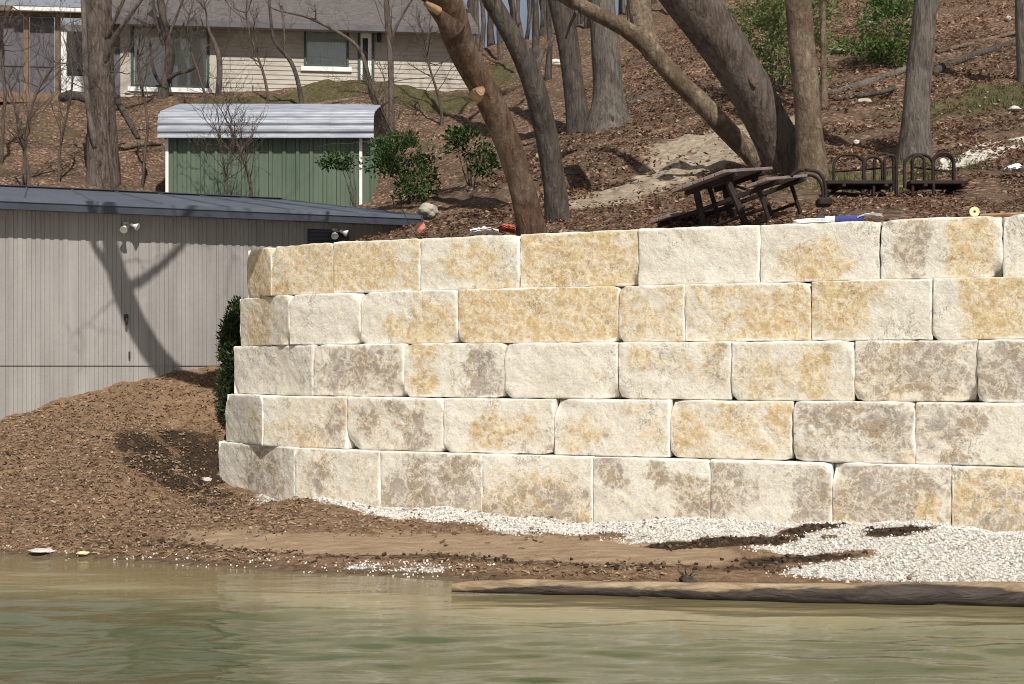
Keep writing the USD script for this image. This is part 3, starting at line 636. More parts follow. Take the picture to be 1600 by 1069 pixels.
# a dark louvred vent high on the wall
t0, z1 = BF.hit(480, 358, WALL); t1, z0 = BF.hit(544, 384, WALL)
vent = obj('vent', BF.box(t0, t1, WALL + .018, WALL + .05, z0, z1, .006, bo), M['dark'], boat)
for k in range(4):
    zz = z0 + (z1 - z0) * (k + .5) / 4
    obj('slat', BF.box(t0 + .03, t1 - .03, WALL + .0505, WALL + .065, zz - .018, zz + .012, .003, bo), M['fascia'], vent)
def floodlight(px, py, label):
    t, z = BF.hit(px, py, WALL)
    o = BF.w([[t, WALL + .02, z]])[0]
    f = thing('floodlight', label, 'floodlight', o, group=None)
    R = lambda m: BF.mesh(m, np.r_[BF.a, 0] * 0) if False else m
    def loc(m):  # local axes: x along the wall, y out, z up
        m = m.copy(); v = m.vertices; m.vertices = np.c_[v[:, 0] * BF.u[0] + v[:, 1] * BF.n[0], v[:, 0] * BF.u[1] + v[:, 1] * BF.n[1], v[:, 2]]; m.fix_normals(); return m
    sc_ = np.diag([.78, 1.25, .78, 1.0]); loc0 = loc; loc = lambda m: (lambda q: (q.apply_transform(sc_), loc0(q))[1])(m.copy())
    obj('base_plate', loc(box((-.055, 0, -.055), (.055, .035, .055), .012)), M['lampgrey'], f)
    for (dx, dy, dz, ax) in ((-.05, .16, -.085, (-.25, .75, -.62)), (.13, .15, -.035, (.85, .45, -.45))):
        d = np.array(ax); d /= np.linalg.norm(d); c = np.array([dx, dy, dz])
        arm = tube(np.array([[0, .03, 0], [dx * .5, dy * .55, dz * .2], c - d * .07]), .014, 8)
        obj('arm', loc(arm), M['lampgrey'], f, smooth=40)
        prof = [(0, -.085), (.022, -.08), (.03, -.05), (.034, -.01), (.062, .045), (.066, .062), (.060, .064), (.052, .045), (0, .03)]
        head = trimesh.creation.revolve(np.array(prof), sections=16)
        head.apply_transform(trimesh.geometry.align_vectors([0, 0, 1], d)); head.apply_translation(c)
        obj('lamp_head', loc(head), M['white'], f, smooth=40)
floodlight(197, 352, 'grey twin-head floodlight alone on bare corrugated wall of the boathouse')
floodlight(522, 362, 'grey twin-head floodlight in front of the dark vent on the boathouse')
def wallbit(px, py, name, label, kind):
    t, z = BF.hit(px, py, WALL); o = BF.w([[t, WALL + .02, z]])[0]
    f = thing(name, label, name.replace('_', ' '), o)
    def loc(m):
        m = m.copy(); v = m.vertices; m.vertices = np.c_[v[:, 0] * BF.u[0] + v[:, 1] * BF.n[0], v[:, 0] * BF.u[1] + v[:, 1] * BF.n[1], v[:, 2]]; m.fix_normals(); return m
    if kind == 'hook':
        obj('plate', loc(box((-.028, -.005, -.03), (.028, .012, .05), .005)), M['dark'], f)
        a = np.linspace(0, 1.25 * PI, 10); pts = np.c_[.0 + .0 * a, .055 - .05 * np.cos(a), -.045 - .05 * np.sin(a)]
        obj('hook', loc(tube(np.vstack([[0, .01, .03], [0, .012, 0], pts[:]]), .013, 6)), M['dark'], f, smooth=40)
    else:
        obj('bracket', loc(box((-.012, -.004, -.05), (.012, .03, .05), .006)), M['dark'], f)
        obj('bolt', loc(trimesh.creation.cylinder(.009, .03, sections=8, transform=trimesh.transformations.rotation_matrix(PI / 2, [1, 0, 0]) @ trimesh.transformations.translation_matrix([0, .0, -.035]))), M['fascia'], f)
wallbit(197, 497, 'wall_hook', 'small dark hook screwed to the middle of the grey boathouse wall', 'hook')
wallbit(202, 555, 'wall_bracket', 'small dark upright bracket just above the seam of the boathouse wall', 'x')
# shrub squeezed between the boathouse and the end of the stone wall
def leaf_quads(centers, dirs, size, rng, aspect=2.2, fold=.25):
    n = len(centers); d = dirs / (np.linalg.norm(dirs, axis=1, keepdims=True) + 1e-9)
    r = rng.normal(size=(n, 3)); s = np.cross(d, r); s /= np.linalg.norm(s, axis=1, keepdims=True) + 1e-9; nn = np.cross(d, s)
    L = (size * rng.uniform(.6, 1.3, n))[:, None]; W = L / aspect
    b, t = centers, centers + d * L; m = centers + d * L * .45
    v = np.stack([b, m + s * W * .5 + nn * W * fold, t, m - s * W * .5 + nn * W * fold], 1).reshape(-1, 3)
    k = np.arange(n)[:, None] * 4
    f = np.vstack([k + [0, 1, 2], k + [0, 2, 3]])
    return trimesh.Trimesh(v, f, process=False)
def bush_points(n, rng, lobes, thr=.49):
    """points near the surfaces of several clumps (centre, radii)"""
    lobes = [(np.array(c, float), np.array(r, float)) for c, r in lobes]; wts = np.array([np.prod(r) ** (2 / 3) for _, r in lobes]); pick = rng.choice(len(lobes), n, p=wts / wts.sum())
    d = rng.normal(size=(n, 3)); d /= np.linalg.norm(d, axis=1, keepdims=True)
    rad = rng.uniform(.25, 1.3, n) ** .7
    c = np.array([l[0] for l in lobes])[pick]; r = np.array([l[1] for l in lobes])[pick]
    p = c + d * r * rad[:, None]
    keep = meshkit.fbm(p * 2.6, 3, 77) > thr
    return p[keep], d[keep]
def bush(name, label, cat, base, lobes, n, size, mat, seed, stems=5, aspect=2.2, group=None, stem_r=.018, up=.3, thr=.49):
    rng = np.random.default_rng(seed); base = np.array(base, float)
    t = thing(name, label, cat, base, group)
    for k in range(stems):
        c, r = lobes[k % len(lobes)]; tip = np.array(c) + rng.normal(size=3) * np.array(r) * .35
        pts = spline([[rng.normal() * .05, rng.normal() * .05, -.1], np.array(tip) * [.45, .45, .55] + rng.normal(size=3) * .05, tip], 8)
        obj('stem', tube(pts, np.linspace(stem_r, stem_r * .3, 8), 5), M['twig'], t, smooth=True)
    p, d = bush_points(n, rng, lobes, thr)
    d = d + rng.normal(size=d.shape) * .7 + [0, 0, up]
    obj('foliage', leaf_quads(p, d, size, rng, aspect), mat, t)
    return t
b0 = P(362, 592, 17.15); b0[2] = ground(362, 17.15)
bush('conifer_shrub', 'narrow dark evergreen shrub squeezed between the boathouse and the stone wall', 'shrub', b0, [((.02, 0, .45), (.17, .2, .5)), ((.08, 0, .85), (.18, .2, .3)), ((-.04, .02, .95), (.12, .15, .22)), ((.14, 0, 1.15), (.13, .14, .25)), ((.05, 0, .2), (.17, .2, .25)), ((.10, 0, 1.4), (.15, .15, .25)), ((.0, 0, 1.2), (.13, .14, .22))], 8000, .07, M['darkgreen'], 3, 3, 2.4, up=.8, thr=.30)

# ---------------------------------------------------------------- the green shed
SF = Front(P(262, 300, 32.0), P(563, 300, 32.0)); so = np.r_[SF.w([[2.5, 0, 0]])[0][:2], 5.6]
shed = thing('garden_shed', 'green ribbed steel shed with a pale corrugated metal roof', 'shed', so)
tl, zt = SF.hit(262, 218); tr_, zb = SF.hit(563, 345); ztop = SF.hit(400, 170)[1]
zb = min(zb, 5.3); nP = 14; pw = (tr_ - tl - .06) / nP
for k in range(nP):
    a = tl + .03 + k * pw
    obj('wall_panel', SF.mesh(ribbed(a + .002, a + pw - .002, zb, zt + .05, pw - .012, .07, .045, 0), so), M['shedgreen'], shed)
obj('corner_post', SF.box(tl - .05, tl + .028, -.03, .045, zb, zt + .05, .008, so), M['white'], shed)
obj('corner_post', SF.box(tr_ - .028, tr_ + .05, -.03, .045, zb, zt + .05, .008, so), M['white'], shed)
SD = 3.6
side = ribbed(0, SD, zb, zt + .2, .32, .05, .025, 0)
sv = side.vertices.copy(); side.vertices = np.c_[tr_ + .24 + sv[:, 1], -.05 - sv[:, 0], sv[:, 2]]
obj('side_wall', SF.mesh(side, so), M['shedgreen'], shed)
obj('side_return', SF.box(tr_ + .052, tr_ + .236, -.09, -.05, zb, zt + .2, .0, so), M['shedgreen'], shed)
side = ribbed(0, SD, zb, zt + .2, .32, .05, .025, 0); side.vertices = np.c_[tl - .05 - sv[:, 1], -.05 - sv[:, 0], sv[:, 2]]
obj('side_wall', SF.mesh(side, so), M['shedgreen'], shed)
obj('rear_wall', SF.box(tl, tr_ + .2, -SD - .1, -SD - .06, zb, zt + .2, 0, so), M['shedgreen'], shed)
# roof: rounded eave then a low slope, corrugated along its length
arc = [(.30, zt - .02), (.31, zt + .18), (.29, zt + .36), (.22, zt + .54), (.08, zt + .66), (-.15, zt + .75), (-SD / 2, zt + 1.25), (-SD - .1, zt + .75), (-SD - .32, zt + .4), (-SD - .34, zt)]
arc = np.array(arc); prof = spline(arc[:6], 60); prof = np.vstack([prof, np.linspace(prof[-1], arc[6], 24)[1:], np.linspace(arc[6], arc[7], 24)[1:], spline(arc[7:], 16)[1:]])
cum = np.r_[0, np.cumsum(np.linalg.norm(np.diff(prof, axis=0), axis=1))]
tg = np.gradient(prof, axis=0); tg /= np.linalg.norm(tg, axis=1, keepdims=True); nm = np.c_[tg[:, 1], -tg[:, 0]]
wave = np.clip(np.cos(cum / .205 * 2 * PI) * 2 + .6, -1, 1) * .018
rl, rr = SF.hit(246, 200, .3)[0], SF.hit(584, 200, .3)[0]
def roof_strip(t0, t1):
    pf = prof + nm * wave[:, None]; n = len(pf)
    v = np.vstack([np.c_[np.full(n, t), (pf - nm * o)] for t in (t0, t1) for o in (0, .014)])
    i = np.arange(n - 1)
    f = np.vstack([np.stack([i, i + 1, i + 1 + 2 * n, i + 2 * n], 1), np.stack([i + n, i + 3 * n, i + 3 * n + 1, i + n + 1], 1), np.stack([i, i + n, i + n + 1, i + 1], 1), np.stack([i + 2 * n, i + 2 * n + 1, i + 3 * n + 1, i + 3 * n], 1)])
    return tri(v, f)
ks = np.linspace(rl, rr, 6)
for k in range(5):
    obj('roof_sheet', SF.mesh(roof_strip(ks[k] + .001, ks[k + 1] - .001), so), M['shedroof'], shed, smooth=35)
gv = np.vstack([prof - nm * .05, [[-SD - .2, zt], [.2, zt]]]); gp_ = __import__('shapely').geometry.Polygon(gv)
for tt, nme in ((tr_ + .1, 'gable'), (tl - .06, 'gable')):
    m = trimesh.creation.extrude_polygon(gp_, .04); v = m.vertices.copy(); m.vertices = np.c_[tt + v[:, 2], v[:, 0], v[:, 1]]
    obj(nme, SF.mesh(m, so), M['shedgreen'], shed)

# ---------------------------------------------------------------- the house on the hill
HF = Front(P(165, 100, 42.0), P(736, 100, 43.3)); ho = np.r_[HF.w([[6, 0, 0]])[0][:2], 10.5]
house = thing('hillside_house', 'beige lap-sided house with a grey shingle roof up on the hill', 'house', ho)
def hbox(px0, py0, px1, py1, o0, o1, bev=0.0, parent=house, name='trim', mat='white', lab=None):
    t0, z1 = HF.hit(px0, py0, o0); t1, z0 = HF.hit(px1, py1, o0)
    return obj(name, HF.box(t0, t1, o0, o1, z0, z1, bev, ho), M[mat], parent, label=lab)
zEv = HF.hit(450, 36, .75)[1]; tW0 = HF.hit(193, 100)[0]; tW1 = HF.hit(737, 100)[0]; zF = HF.hit(330, 150)[1]
# lap siding as real boards, window and door openings left out
def lap(t0, t1, z0, z1, holes, h=.15):
    parts = []; z = z0
    while z < z1 - .01:
        zt_ = min(z + h, z1); segs = [(t0, t1)]
        for (a, b, c, d) in holes:
            if c < zt_ - .01 and d > z + .01:
                ns = []
                for s in segs:
                    if b <= s[0] or a >= s[1]: ns.append(s)
                    else:
                        if a > s[0]: ns.append((s[0], a))
                        if b < s[1]: ns.append((b, s[1]))
                segs = ns
        for a, b in segs:
            v = np.array([(t, o, zz) for t in (a, b) for o, zz in ((0, zt_), (.022, z), (-.06, z), (-.06, zt_))])
            parts.append(trimesh.convex.convex_hull(v))
        z += h
    return cat_(parts)
W1 = (*[HF.hit(205, 136)[0], HF.hit(327, 136)[0]], HF.hit(205, 136)[1], HF.hit(205, 38)[1])
W2 = (HF.hit(475, 104)[0], HF.hit(545, 104)[0], HF.hit(475, 104)[1], HF.hit(475, 42)[1])
D2 = (HF.hit(559, 112)[0], HF.hit(585, 112)[0], zF - .6, HF.hit(570, 46)[1])
obj('siding', HF.mesh(lap(tW0, tW1, zF - .9, zEv - .05, [W1, W2, D2]), ho), M['siding'], house, kind='stuff')
obj('wall', HF.box(tW0 + .01, tW1 - .01, -6.5, -.9, zF - 1.2, zEv - .1, 0, ho), M['siding'], house)
obj('end_wall', HF.box(tW1 - .16, tW1, -6.5, -.065, zF - 1.2, zEv - .06, 0, ho), M['siding'], house)
obj('corner_board', HF.box(tW1 - .10, tW1 + .012, -.06, .04, zF - 1.2, zEv - .06, .008, ho), M['white'], house)
obj('corner_board', HF.box(tW0 - .1, tW0 + .06, -.06, .04, zF - .3, zEv - .06, .008, ho), M['siding'], house)
obj('foundation', HF.box(tW0, tW1 - .01, -.5, -.07, zF - 1.5, zF - .02, 0, ho), M['rockm'], house)
def window(w, mat, muls, name='window'):
    t0, t1, z0, z1 = w; f = .075
    fr = cat_([HF.box(t0, t1, -.05, .055, z1 - f, z1, .008, ho), HF.box(t0, t1, -.05, .055, z0, z0 + f, .008, ho), HF.box(t0, t0 + f, -.05, .05, z0 + f, z1 - f, .008, ho), HF.box(t1 - f, t1, -.05, .05, z0 + f, z1 - f, .008, ho)])
    wn = obj(name, fr, M['greenframe'], house)
    xs = np.linspace(t0 + f, t1 - f, muls + 2)
    for k in range(muls + 1):
        obj('pane', HF.box(xs[k] + .02, xs[k + 1] - .02, -.03, -.022, z0 + f, z1 - f, 0, ho), M['pane'], wn)
        obj('curtain' if mat == 'curtain' else 'blind', HF.mesh(ribbed(xs[k], xs[k + 1], z0 + f, z1 - f, .14, .05, .02, -.062), ho), M[mat], wn)
    for x in xs[1:-1]: obj('mullion', HF.box(x - .03, x + .03, -.045, .045, z0 + f, z1 - f, .006, ho), M['greenframe'], wn)
    obj('sill', HF.box(t0 - .1, t1 + .1, .0, .09, z0 - .16, z0 - .002, .01, ho), M['white'], wn)
    return wn
window(W1, 'curtain', 1); w2 = window(W2, 'blind', 0)
hbox(193, 36, 204, 146, .045, .06, .004, name='window_casing', mat='siding'); hbox(328, 60, 342, 146, .025, .05, .004, name='window_casing', mat='siding')
t0, t1, z0, z1 = D2
door = obj('door', HF.box(t0 + .09, t1 - .09, -.04, .01, z0, z1 - .09, .006, ho), M['white'], house)
obj('pane', HF.box(t0 + .16, t0 + .34, .0105, .018, z0 + 1.2, z1 - .3, 0, ho), M['dark'], door)
obj('door_frame', cat_([HF.box(t0, t0 + .085, -.05, .05, z0, z1, .006, ho), HF.box(t1 - .085, t1, -.05, .05, z0, z1, .006, ho), HF.box(t0 + .086, t1 - .086, -.05, .05, z1 - .085, z1, .006, ho)]), M['greenframe'], house)
hbox(589, 53, 596, 67, .03, .17, .03, name='wall_lantern', mat='dark')
# main roof: front slope with shingle courses, back slope, fascia
RS = .42; RD = 6.5
def slope(t0, t1, o0, z0, run, rise, n, mat, name, back=False):
    parts = []
    for k in range(n):
        a, b = k / n, (k + 1) / n
        v = np.array([(t, o0 - run * q, z0 + rise * q + dz) for t in (t0, t1) for q, dz in ((a, .03), (a, -.03), (b + .004, .012), (b, -.03))])
        parts.append(trimesh.convex.convex_hull(v))
    return obj(name, HF.mesh(cat_(parts), ho), M[mat], house)
tRl, tRr = HF.hit(130, 40, .75)[0], HF.hit(747, 40, .75)[0]
slope(tRl, tRr, .75, zEv, RD, RD * RS, 26, 'shingle', 'roof')
slope(tRl, tRr, .75 - 2 * RD, zEv, -RD, RD * RS, 4, 'shingle', 'roof')
obj('fascia', HF.box(tRl, tRr, .755, .79, zEv - .2, zEv - .005, .005, ho), M['screen'], house)
obj('soffit', HF.box(tW0, tRr - .02, .03, .75, zEv - .075, zEv - .05, 0, ho), M['siding'], house)
gvp = __import__('shapely').geometry.Polygon([(.6, zEv - .05), (.75 - RD, zEv + RD * RS - .1), (.75 - 2 * RD, zEv - .05)])
m = trimesh.creation.extrude_polygon(gvp, .1); v = m.vertices.copy(); m.vertices = np.c_[tW1 - .12 + v[:, 2], v[:, 0], v[:, 1]]
obj('gable', HF.mesh(m, ho), M['siding'], house)
# screened porch on the left
PO = .6
tp0, tp1 = HF.hit(-60, 100, PO)[0], HF.hit(140, 100, PO)[0]; zd = HF.hit(60, 146, PO)[1]; zpt = HF.hit(80, 26, PO)[1]
obj('porch_deck', HF.box(tp0, tp1 + .3, -2.4, PO + .1, zd - .30, zd, .01, ho), M['porchwood'], house)
for k in range(5):
    a = tp0 + (tp1 + .3 - tp0) * k / 5
    obj('deck_skirt_board', HF.box(a + .004, a + (tp1 + .3 - tp0) / 5 - .004, PO + .1005, PO + .125, zd - .32, zd - .01, .004, ho), M['porchwood'], house)
for px in (-50, 41, 90, 142):
    t = HF.hit(px, 100, PO)[0]
    obj('porch_post', HF.box(t - .075, t + .075, PO - .1, PO + .03, zd, zpt, .01, ho), M['porchwood'], house)
for a, b in ((-48, 40), (42, 88)):
    t0, t1 = HF.hit(a, 100, PO)[0] + .08, HF.hit(b, 100, PO)[0] - .08
    obj('screen_panel', HF.box(t0, t1, PO - .06, PO - .045, zd + .02, zpt - .02, 0, ho), M['screen'], house)
    obj('screen_rail', HF.box(t0, t1, PO - .043, PO - .01, zd + .86, zd + .92, .005, ho), M['screen'], house)
hbox(142, 36, 193, 150, -.06, .0, 0, name='porch_wall', mat='screen')
t0, z1 = HF.hit(94, 38, PO); t1 = HF.hit(140, 38, PO)[0]
pd = obj('door', HF.box(t0 + .02, t1 - .03, PO - .05, PO - .005, zd, z1, .006, ho), M['white'], house, label='white porch door with a dark glass pane')
ta, za = HF.hit(104, 49, PO); tb, zbb = HF.hit(130, 119, PO)
obj('pane', HF.box(ta, tb, PO - .0045, PO + .006, zbb, za, 0, ho), M['dark'], pd)
obj('porch_lintel', HF.box(tp0, tp1 + .2, PO - .12, PO + .035, zpt, zpt + .32, .008, ho), M['porchwood'], house)
zpe = HF.hit(80, 17, PO + .5)[1]; te0, te1 = HF.hit(20, 17, PO + .5)[0], HF.hit(132, 17, PO + .5)[0]
obj('gutter', HF.box(te0, te1, PO + .4, PO + .52, zpe - .02, zpe + .11, .015, ho), M['white'], house)
slope(te0 - 1.4, te1, PO + .4, zpe + .02, 5.0, 1.5, 8, 'shingle', 'porch_roof')

# ---------------------------------------------------------------- trees
def trunk_path(keys):
    """keys: (px, py, Y, width in px) from the foot up -> points and radii"""
    p = np.array([P(*k[:3]) for k in keys]); r = np.array([k[3] / FPX * k[2] / 2 for k in keys]); return p, r
def limb(rng, p0, d0, L, r0, n=7, wig=.16, up=.12):
    pts = [np.array(p0, float)]; d = np.array(d0, float) / np.linalg.norm(d0)
    for _ in range(n):
        d = d + rng.normal(size=3) * wig + [0, 0, up * .5]; d /= np.linalg.norm(d); pts.append(pts[-1] + d * L / n)
    return np.array(pts)
def twigs(rng, host, r_host, count, L, out, depth, side=4, up=.12):
    n = len(host)
    for _ in range(count):
        k = int(n * rng.uniform(.25, .98)); k = min(max(k, 1), n - 1)
        t = host[k] - host[k - 1]; t /= np.linalg.norm(t); d = t * rng.uniform(.3, .9) + rng.normal(size=3) * .65 + [0, 0, up]
        l = L * rng.uniform(.5, 1.15); r = max(r_host * .45 * rng.uniform(.5, 1), .006)
        q = limb(rng, host[k], d, l, r, 5, .2, up); out.append(tube(q, np.linspace(r, r * .25, len(q)), side, cap=False))
        if depth > 0: twigs(rng, q, r, max(2, count // 2), l * .55, out, depth - 1, 3, up)
def tree(name, label, keys, mat, seed, crown_h=9.0, limbs=6, sides=16, rough=.09, extra=(), top_=None, group=None, base_flare=1.25, n=46, lean=None, cat='tree', fine=True, twigc=7, depth=2, low=0):
    rng = np.random.default_rng(seed)
    p, r = trunk_path(keys); b = p[0].copy(); 
    gz = float(height([b[0]], [b[1]])[0])
    foot = b.copy(); foot[2] = min(gz - .25 - r[0] * 1.0, b[2] - .05)
    d = p[-1] - p[-2]; d /= np.linalg.norm(d); d = d * .55 + np.array([0, 0, 1]) * .45 if lean is None else np.array(lean); d /= np.linalg.norm(d)
    top = [p[-1] + d * crown_h * .25 + rng.normal(size=3) * .08 * crown_h * .2, p[-1] + (d * .8 + [0, 0, .25]) * crown_h * .55, p[-1] + (d * .6 + [0, 0, .45]) * crown_h]
    if top_ is not None: top = [np.array(q_, float) for q_ in top_]
    allp = np.vstack([foot, p, top]); allr = np.r_[r[0] * base_flare, r[0] * (1 + (base_flare - 1) * .5), r[1:], r[-1] * .8, r[-1] * (.5 if top_ is None else .72), .03 if top_ is None else r[-1] * .5]
    sp = spline(np.c_[allp, allr], n); pts, rad = sp[:, :3], np.maximum(sp[:, 3], .02)
    t = thing(name, label, cat, foot + [0, 0, .25], group)
    obj('trunk', tube(pts, rad, sides, rough, seed, 2.6), M[mat], t, smooth=True, world=True)
    k0 = int(n * (len(p) + .6) / (len(allp)))
    for e in extra:                                             # limbs the photograph shows: (keys, material)
        q, rr = trunk_path(e[0]); s2 = spline(np.c_[q, rr], 16)
        obj('branch', tube(s2[:, :3], np.maximum(s2[:, 3], .006), 10, rough * .8, seed + 1, 3.0), M[e[1]], t, smooth=True, world=True)
    tw = []
    for j in range(limbs):
        k = min(n - 2, k0 + int((n - 2 - k0) * (j / max(limbs, 1)) ** .8)); a = rng.uniform(0, 2 * PI) + j * 2.4
        dd = np.array([math.cos(a), math.sin(a), rng.uniform(.35, .9)]); L = crown_h * rng.uniform(.35, .6) * (1 - .4 * j / limbs)
        q = limb(rng, pts[k], dd, L, 0, 8, .15, .15); r0 = max(rad[k] * .5, .03)
        obj('branch', tube(q, np.linspace(r0, r0 * .25, len(q)), 7, .06, seed + j, 3), M[mat], t, smooth=True, world=True)
        twigs(rng, q, r0 * .6, twigc, L * .5, tw, depth if fine else 0)
    if low: twigs(rng, pts[4:k0 + 6], rad[k0] * .45, low, 2.6, tw, 1, 4, .1)
    if tw: obj('crown', cat_(tw), M['twig'], t, smooth=True, world=True)
    return t

GY = ground_at
tree('oak_tree', 'leaning reddish-brown tree with a sawn knot, nearest behind the stone wall', [(832, 372, 15.6, 44), (822, 320, 15.5, 42), (790, 215, 15.2, 42), (748, 125, 14.9, 43), (715, 60, 14.6, 47), (695, 0, 14.3, 53)], 'bark_red', 11, 5.0, 3, 22, .07, top_=[(-2.2, 13.5, 6.2), (-3.05, 13.0, 6.75), (-3.8, 12.05, 9.4)],
     extra=[([(712, 52, 14.4, 36), (696, 32, 14.3, 30), (680, 16, 14.2, 20), (672, 9, 14.15, 15)], 'bark_red')])
TREE_A = stage.GetPrimAtPath('/World/oak_tree')
for (px, py, Y, rx, dx) in ((750, 143, 14.80, .075, (.25, -1, .1)), (668, 6, 14.10, .045, (-.8, -.5, .4))):
    d = np.array(dx) / np.linalg.norm(dx); c = P(px, py, Y)
    prof_ = np.array([(0, .03), (rx * .35, .034), (rx * .42, .028), (rx * .7, .034), (rx * .8, .012), (rx * 1.05, -.04), (rx * 1.25, -.16), (0, -.16)])[::-1]
    m = trimesh.creation.revolve(prof_, sections=18); v = m.vertices; a_ = np.arctan2(v[:, 1], v[:, 0]); m.vertices[:, :2] *= (1 + .12 * np.sin(a_ * 3 + 1))[:, None]
    m.fix_normals(); m.apply_transform(trimesh.geometry.align_vectors([0, 0, 1], d)); m.apply_translation(c)
    obj('knot', m, M['cutwood'], TREE_A, smooth=40, world=True, label='pale sawn-off branch stub')
tree('oak_tree', 'dark trunk forking into a V, beside the reddish leaning tree', [(872, 372, 17.2, 42), (868, 300, 17.1, 37), (848, 185, 16.9, 36), (822, 100, 16.7, 34), (796, 50, 16.6, 30), (764, -6, 16.5, 28)], 'bark_dark', 12, 8.0, 5, 18, .08, low=7,
     extra=[([(838, 135, 16.75, 24), (818, 82, 16.75, 22), (800, 52, 16.8, 17), (782, 20, 16.9, 16), (770, -30, 17.2, 15)], 'bark_brown'), ([(833, 125, 16.8, 10), (850, 78, 17.2, 8), (866, 58, 17.5, 5)], 'twig')])
Yc = GY(905, 205)
tree('oak_tree', 'dark slim trunk standing close against the broad flared grey trunk', [(905, 207, Yc, 38), (898, 150, Yc, 33), (888, 70, Yc, 34), (878, 20, Yc, 36), (872, -10, Yc, 36)], 'bark_dark', 13, 10, 5, 16, .08, low=7)
Yd = GY(950, 195)
tree('oak_tree', 'broad grey trunk with flared base and a hollow at its foot', [(952, 197, Yd, 66), (951, 165, Yd, 54), (948, 100, Yd, 46), (943, 40, Yd, 42), (940, -10, Yd, 40)], 'bark_grey', 14, 11, 6, 20, .09, base_flare=1.25)
tD = stage.GetPrimAtPath('/World/oak_tree_003')
m = trimesh.creation.icosphere(2, 1.0); m.apply_scale([.045, .05, .12]); m.apply_translation(P(957, 189, Yd - .50)); obj('hollow', m, M['clod'], tD, smooth=True, world=True)
Ye = GY(1190, 262)
tree('oak_tree', 'slender speckled tan trunk leaning far left, bent over at its top', [(1192, 264, Ye, 32), (1150, 218, Ye, 31), (1095, 160, Ye, 30), (1045, 112, Ye, 29), (1008, 68, Ye, 29), (960, 36, Ye, 24), (900, 5, Ye, 22), (860, -18, Ye, 20)], 'bark_tan', 15, 6, 4, 16, .08, lean=(-.7, -.1, .7),
     extra=[([(1022, 85, Ye + .05, 32), (1004, 40, Ye + .3, 36), (998, -10, Ye + .6, 38), (990, -80, Ye + .8, 34)], 'bark_tan'), ([(905, 12, Ye, 7), (893, 34, Ye - .1, 5), (884, 60, Ye - .2, 3)], 'twig')])
Yf = GY(1240, 272)
tree('oak_tree', 'massive grey-brown trunk leaning over the picnic table', [(1243, 284, Yf, 84), (1224, 240, Yf - .05, 74), (1178, 150, Yf - .25, 68), (1136, 80, Yf - .45, 70), (1096, 25, Yf - .6, 74), (1066, -15, Yf - .7, 78)], 'bark_brown', 16, 10, 6, 24, .08, base_flare=1.2, lean=(-.4, -.15, .9))
m = trimesh.creation.icosphere(2, 1.0); m.apply_scale([.05, .04, .17]); m.apply_transform(trimesh.transformations.rotation_matrix(-.5, [0, 1, 0])); m.apply_translation(P(1172, 122, Yf - .64)); obj('scar', m, M['bark_red'], stage.GetPrimAtPath('/World/oak_tree_005'), smooth=True, world=True)
Yg = Yf - .9
tree('oak_tree', 'straight tan trunk standing just right of the massive leaning one', [(1270, 285, Yg, 48), (1266, 230, Yg, 43), (1258, 120, Yg, 41), (1250, 40, Yg, 41), (1247, -10, Yg, 42)], 'bark_tan', 17, 11, 6, 18, .07)
Yh = GY(1430, 242)
tree('oak_tree', 'straight grey trunk behind the right-hand overturned table', [(1429, 244, Yh, 50), (1430, 200, Yh, 45), (1437, 100, Yh, 40), (1444, 30, Yh, 36), (1447, -10, Yh, 35)], 'bark_grey', 18, 11, 6, 18, .07)
Yi = GY(1600, 128)
tree('oak_tree', 'pale grey trunk cut by the right edge of the picture', [(1604, 130, Yi, 26), (1600, 60, Yi, 24), (1598, -10, Yi, 24)], 'bark_grey', 19, 9, 5, 14, .07)
Ys_ = GY(1288, 170)
tree('slim_tree', 'thin pale tree hung with green ivy behind the straight tan trunk', [(1288, 172, Ys_, 11), (1287, 90, Ys_, 10), (1284, -10, Ys_, 9)], 'bark_tan', 20, 6, 4, 10, .06)
# trees in front of the house
Yj = GY(160, 285, 31.2)
tree('oak_tree', 'rough brown double trunk in front of the porch', [(162, 287, Yj, 48), (160, 200, Yj, 44), (157, 100, Yj, 40), (155, 40, Yj, 42), (152, -10, Yj, 42)], 'bark_brown', 21, 9, 10, 18, .13, low=16,
     extra=[([(150, 230, Yj - .35, 10), (136, 150, Yj - .5, 9), (132, 60, Yj - .6, 8), (128, -20, Yj - .6, 7)], 'bark_grey'), ([(162, 100, Yj - .2, 10), (178, 60, Yj - .4, 8), (200, 28, Yj - .6, 6), (228, -10, Yj - .8, 4)], 'bark_brown'), ([(164, 60, Yj - .2, 8), (182, 25, Yj - .3, 6), (198, -12, Yj - .3, 5)], 'twig')])
Yk = GY(255, 152, 36)
tree('slim_tree', 'crooked dark small tree in front of the big house window', [(254, 156, Yk, 18), (258, 130, Yk, 15), (266, 85, Yk, 15), (258, 45, Yk, 13), (249, -8, Yk, 12)], 'bark_dark', 22, 4, 4, 10, .1, low=14,
     extra=[([(264, 125, Yk - .1, 8), (278, 115, Yk - .2, 6), (303, 106, Yk - .3, 5), (312, 90, Yk - .3, 4), (328, 70, Yk - .3, 2.5)], 'bark_dark'), ([(260, 138, Yk - .1, 7), (240, 110, Yk - .2, 5), (236, 85, Yk - .2, 4), (232, 55, Yk - .3, 3)], 'bark_dark'), ([(256, 70, Yk, 7), (245, 40, Yk - .1, 5), (240, 0, Yk - .1, 4)], 'bark_dark'), ([(262, 60, Yk, 6), (276, 25, Yk - .1, 4), (290, -10, Yk - .1, 3)], 'twig')])
Yl = GY(548, 118, 36)
tree('oak_tree', 'thick dark-grey trunk in front of the house window with blinds', [(549, 120, Yl, 42), (548, 70, Yl, 37), (545, 20, Yl, 33), (543, -10, Yl, 32)], 'bark_grey', 23, 8, 8, 16, .09, low=7)
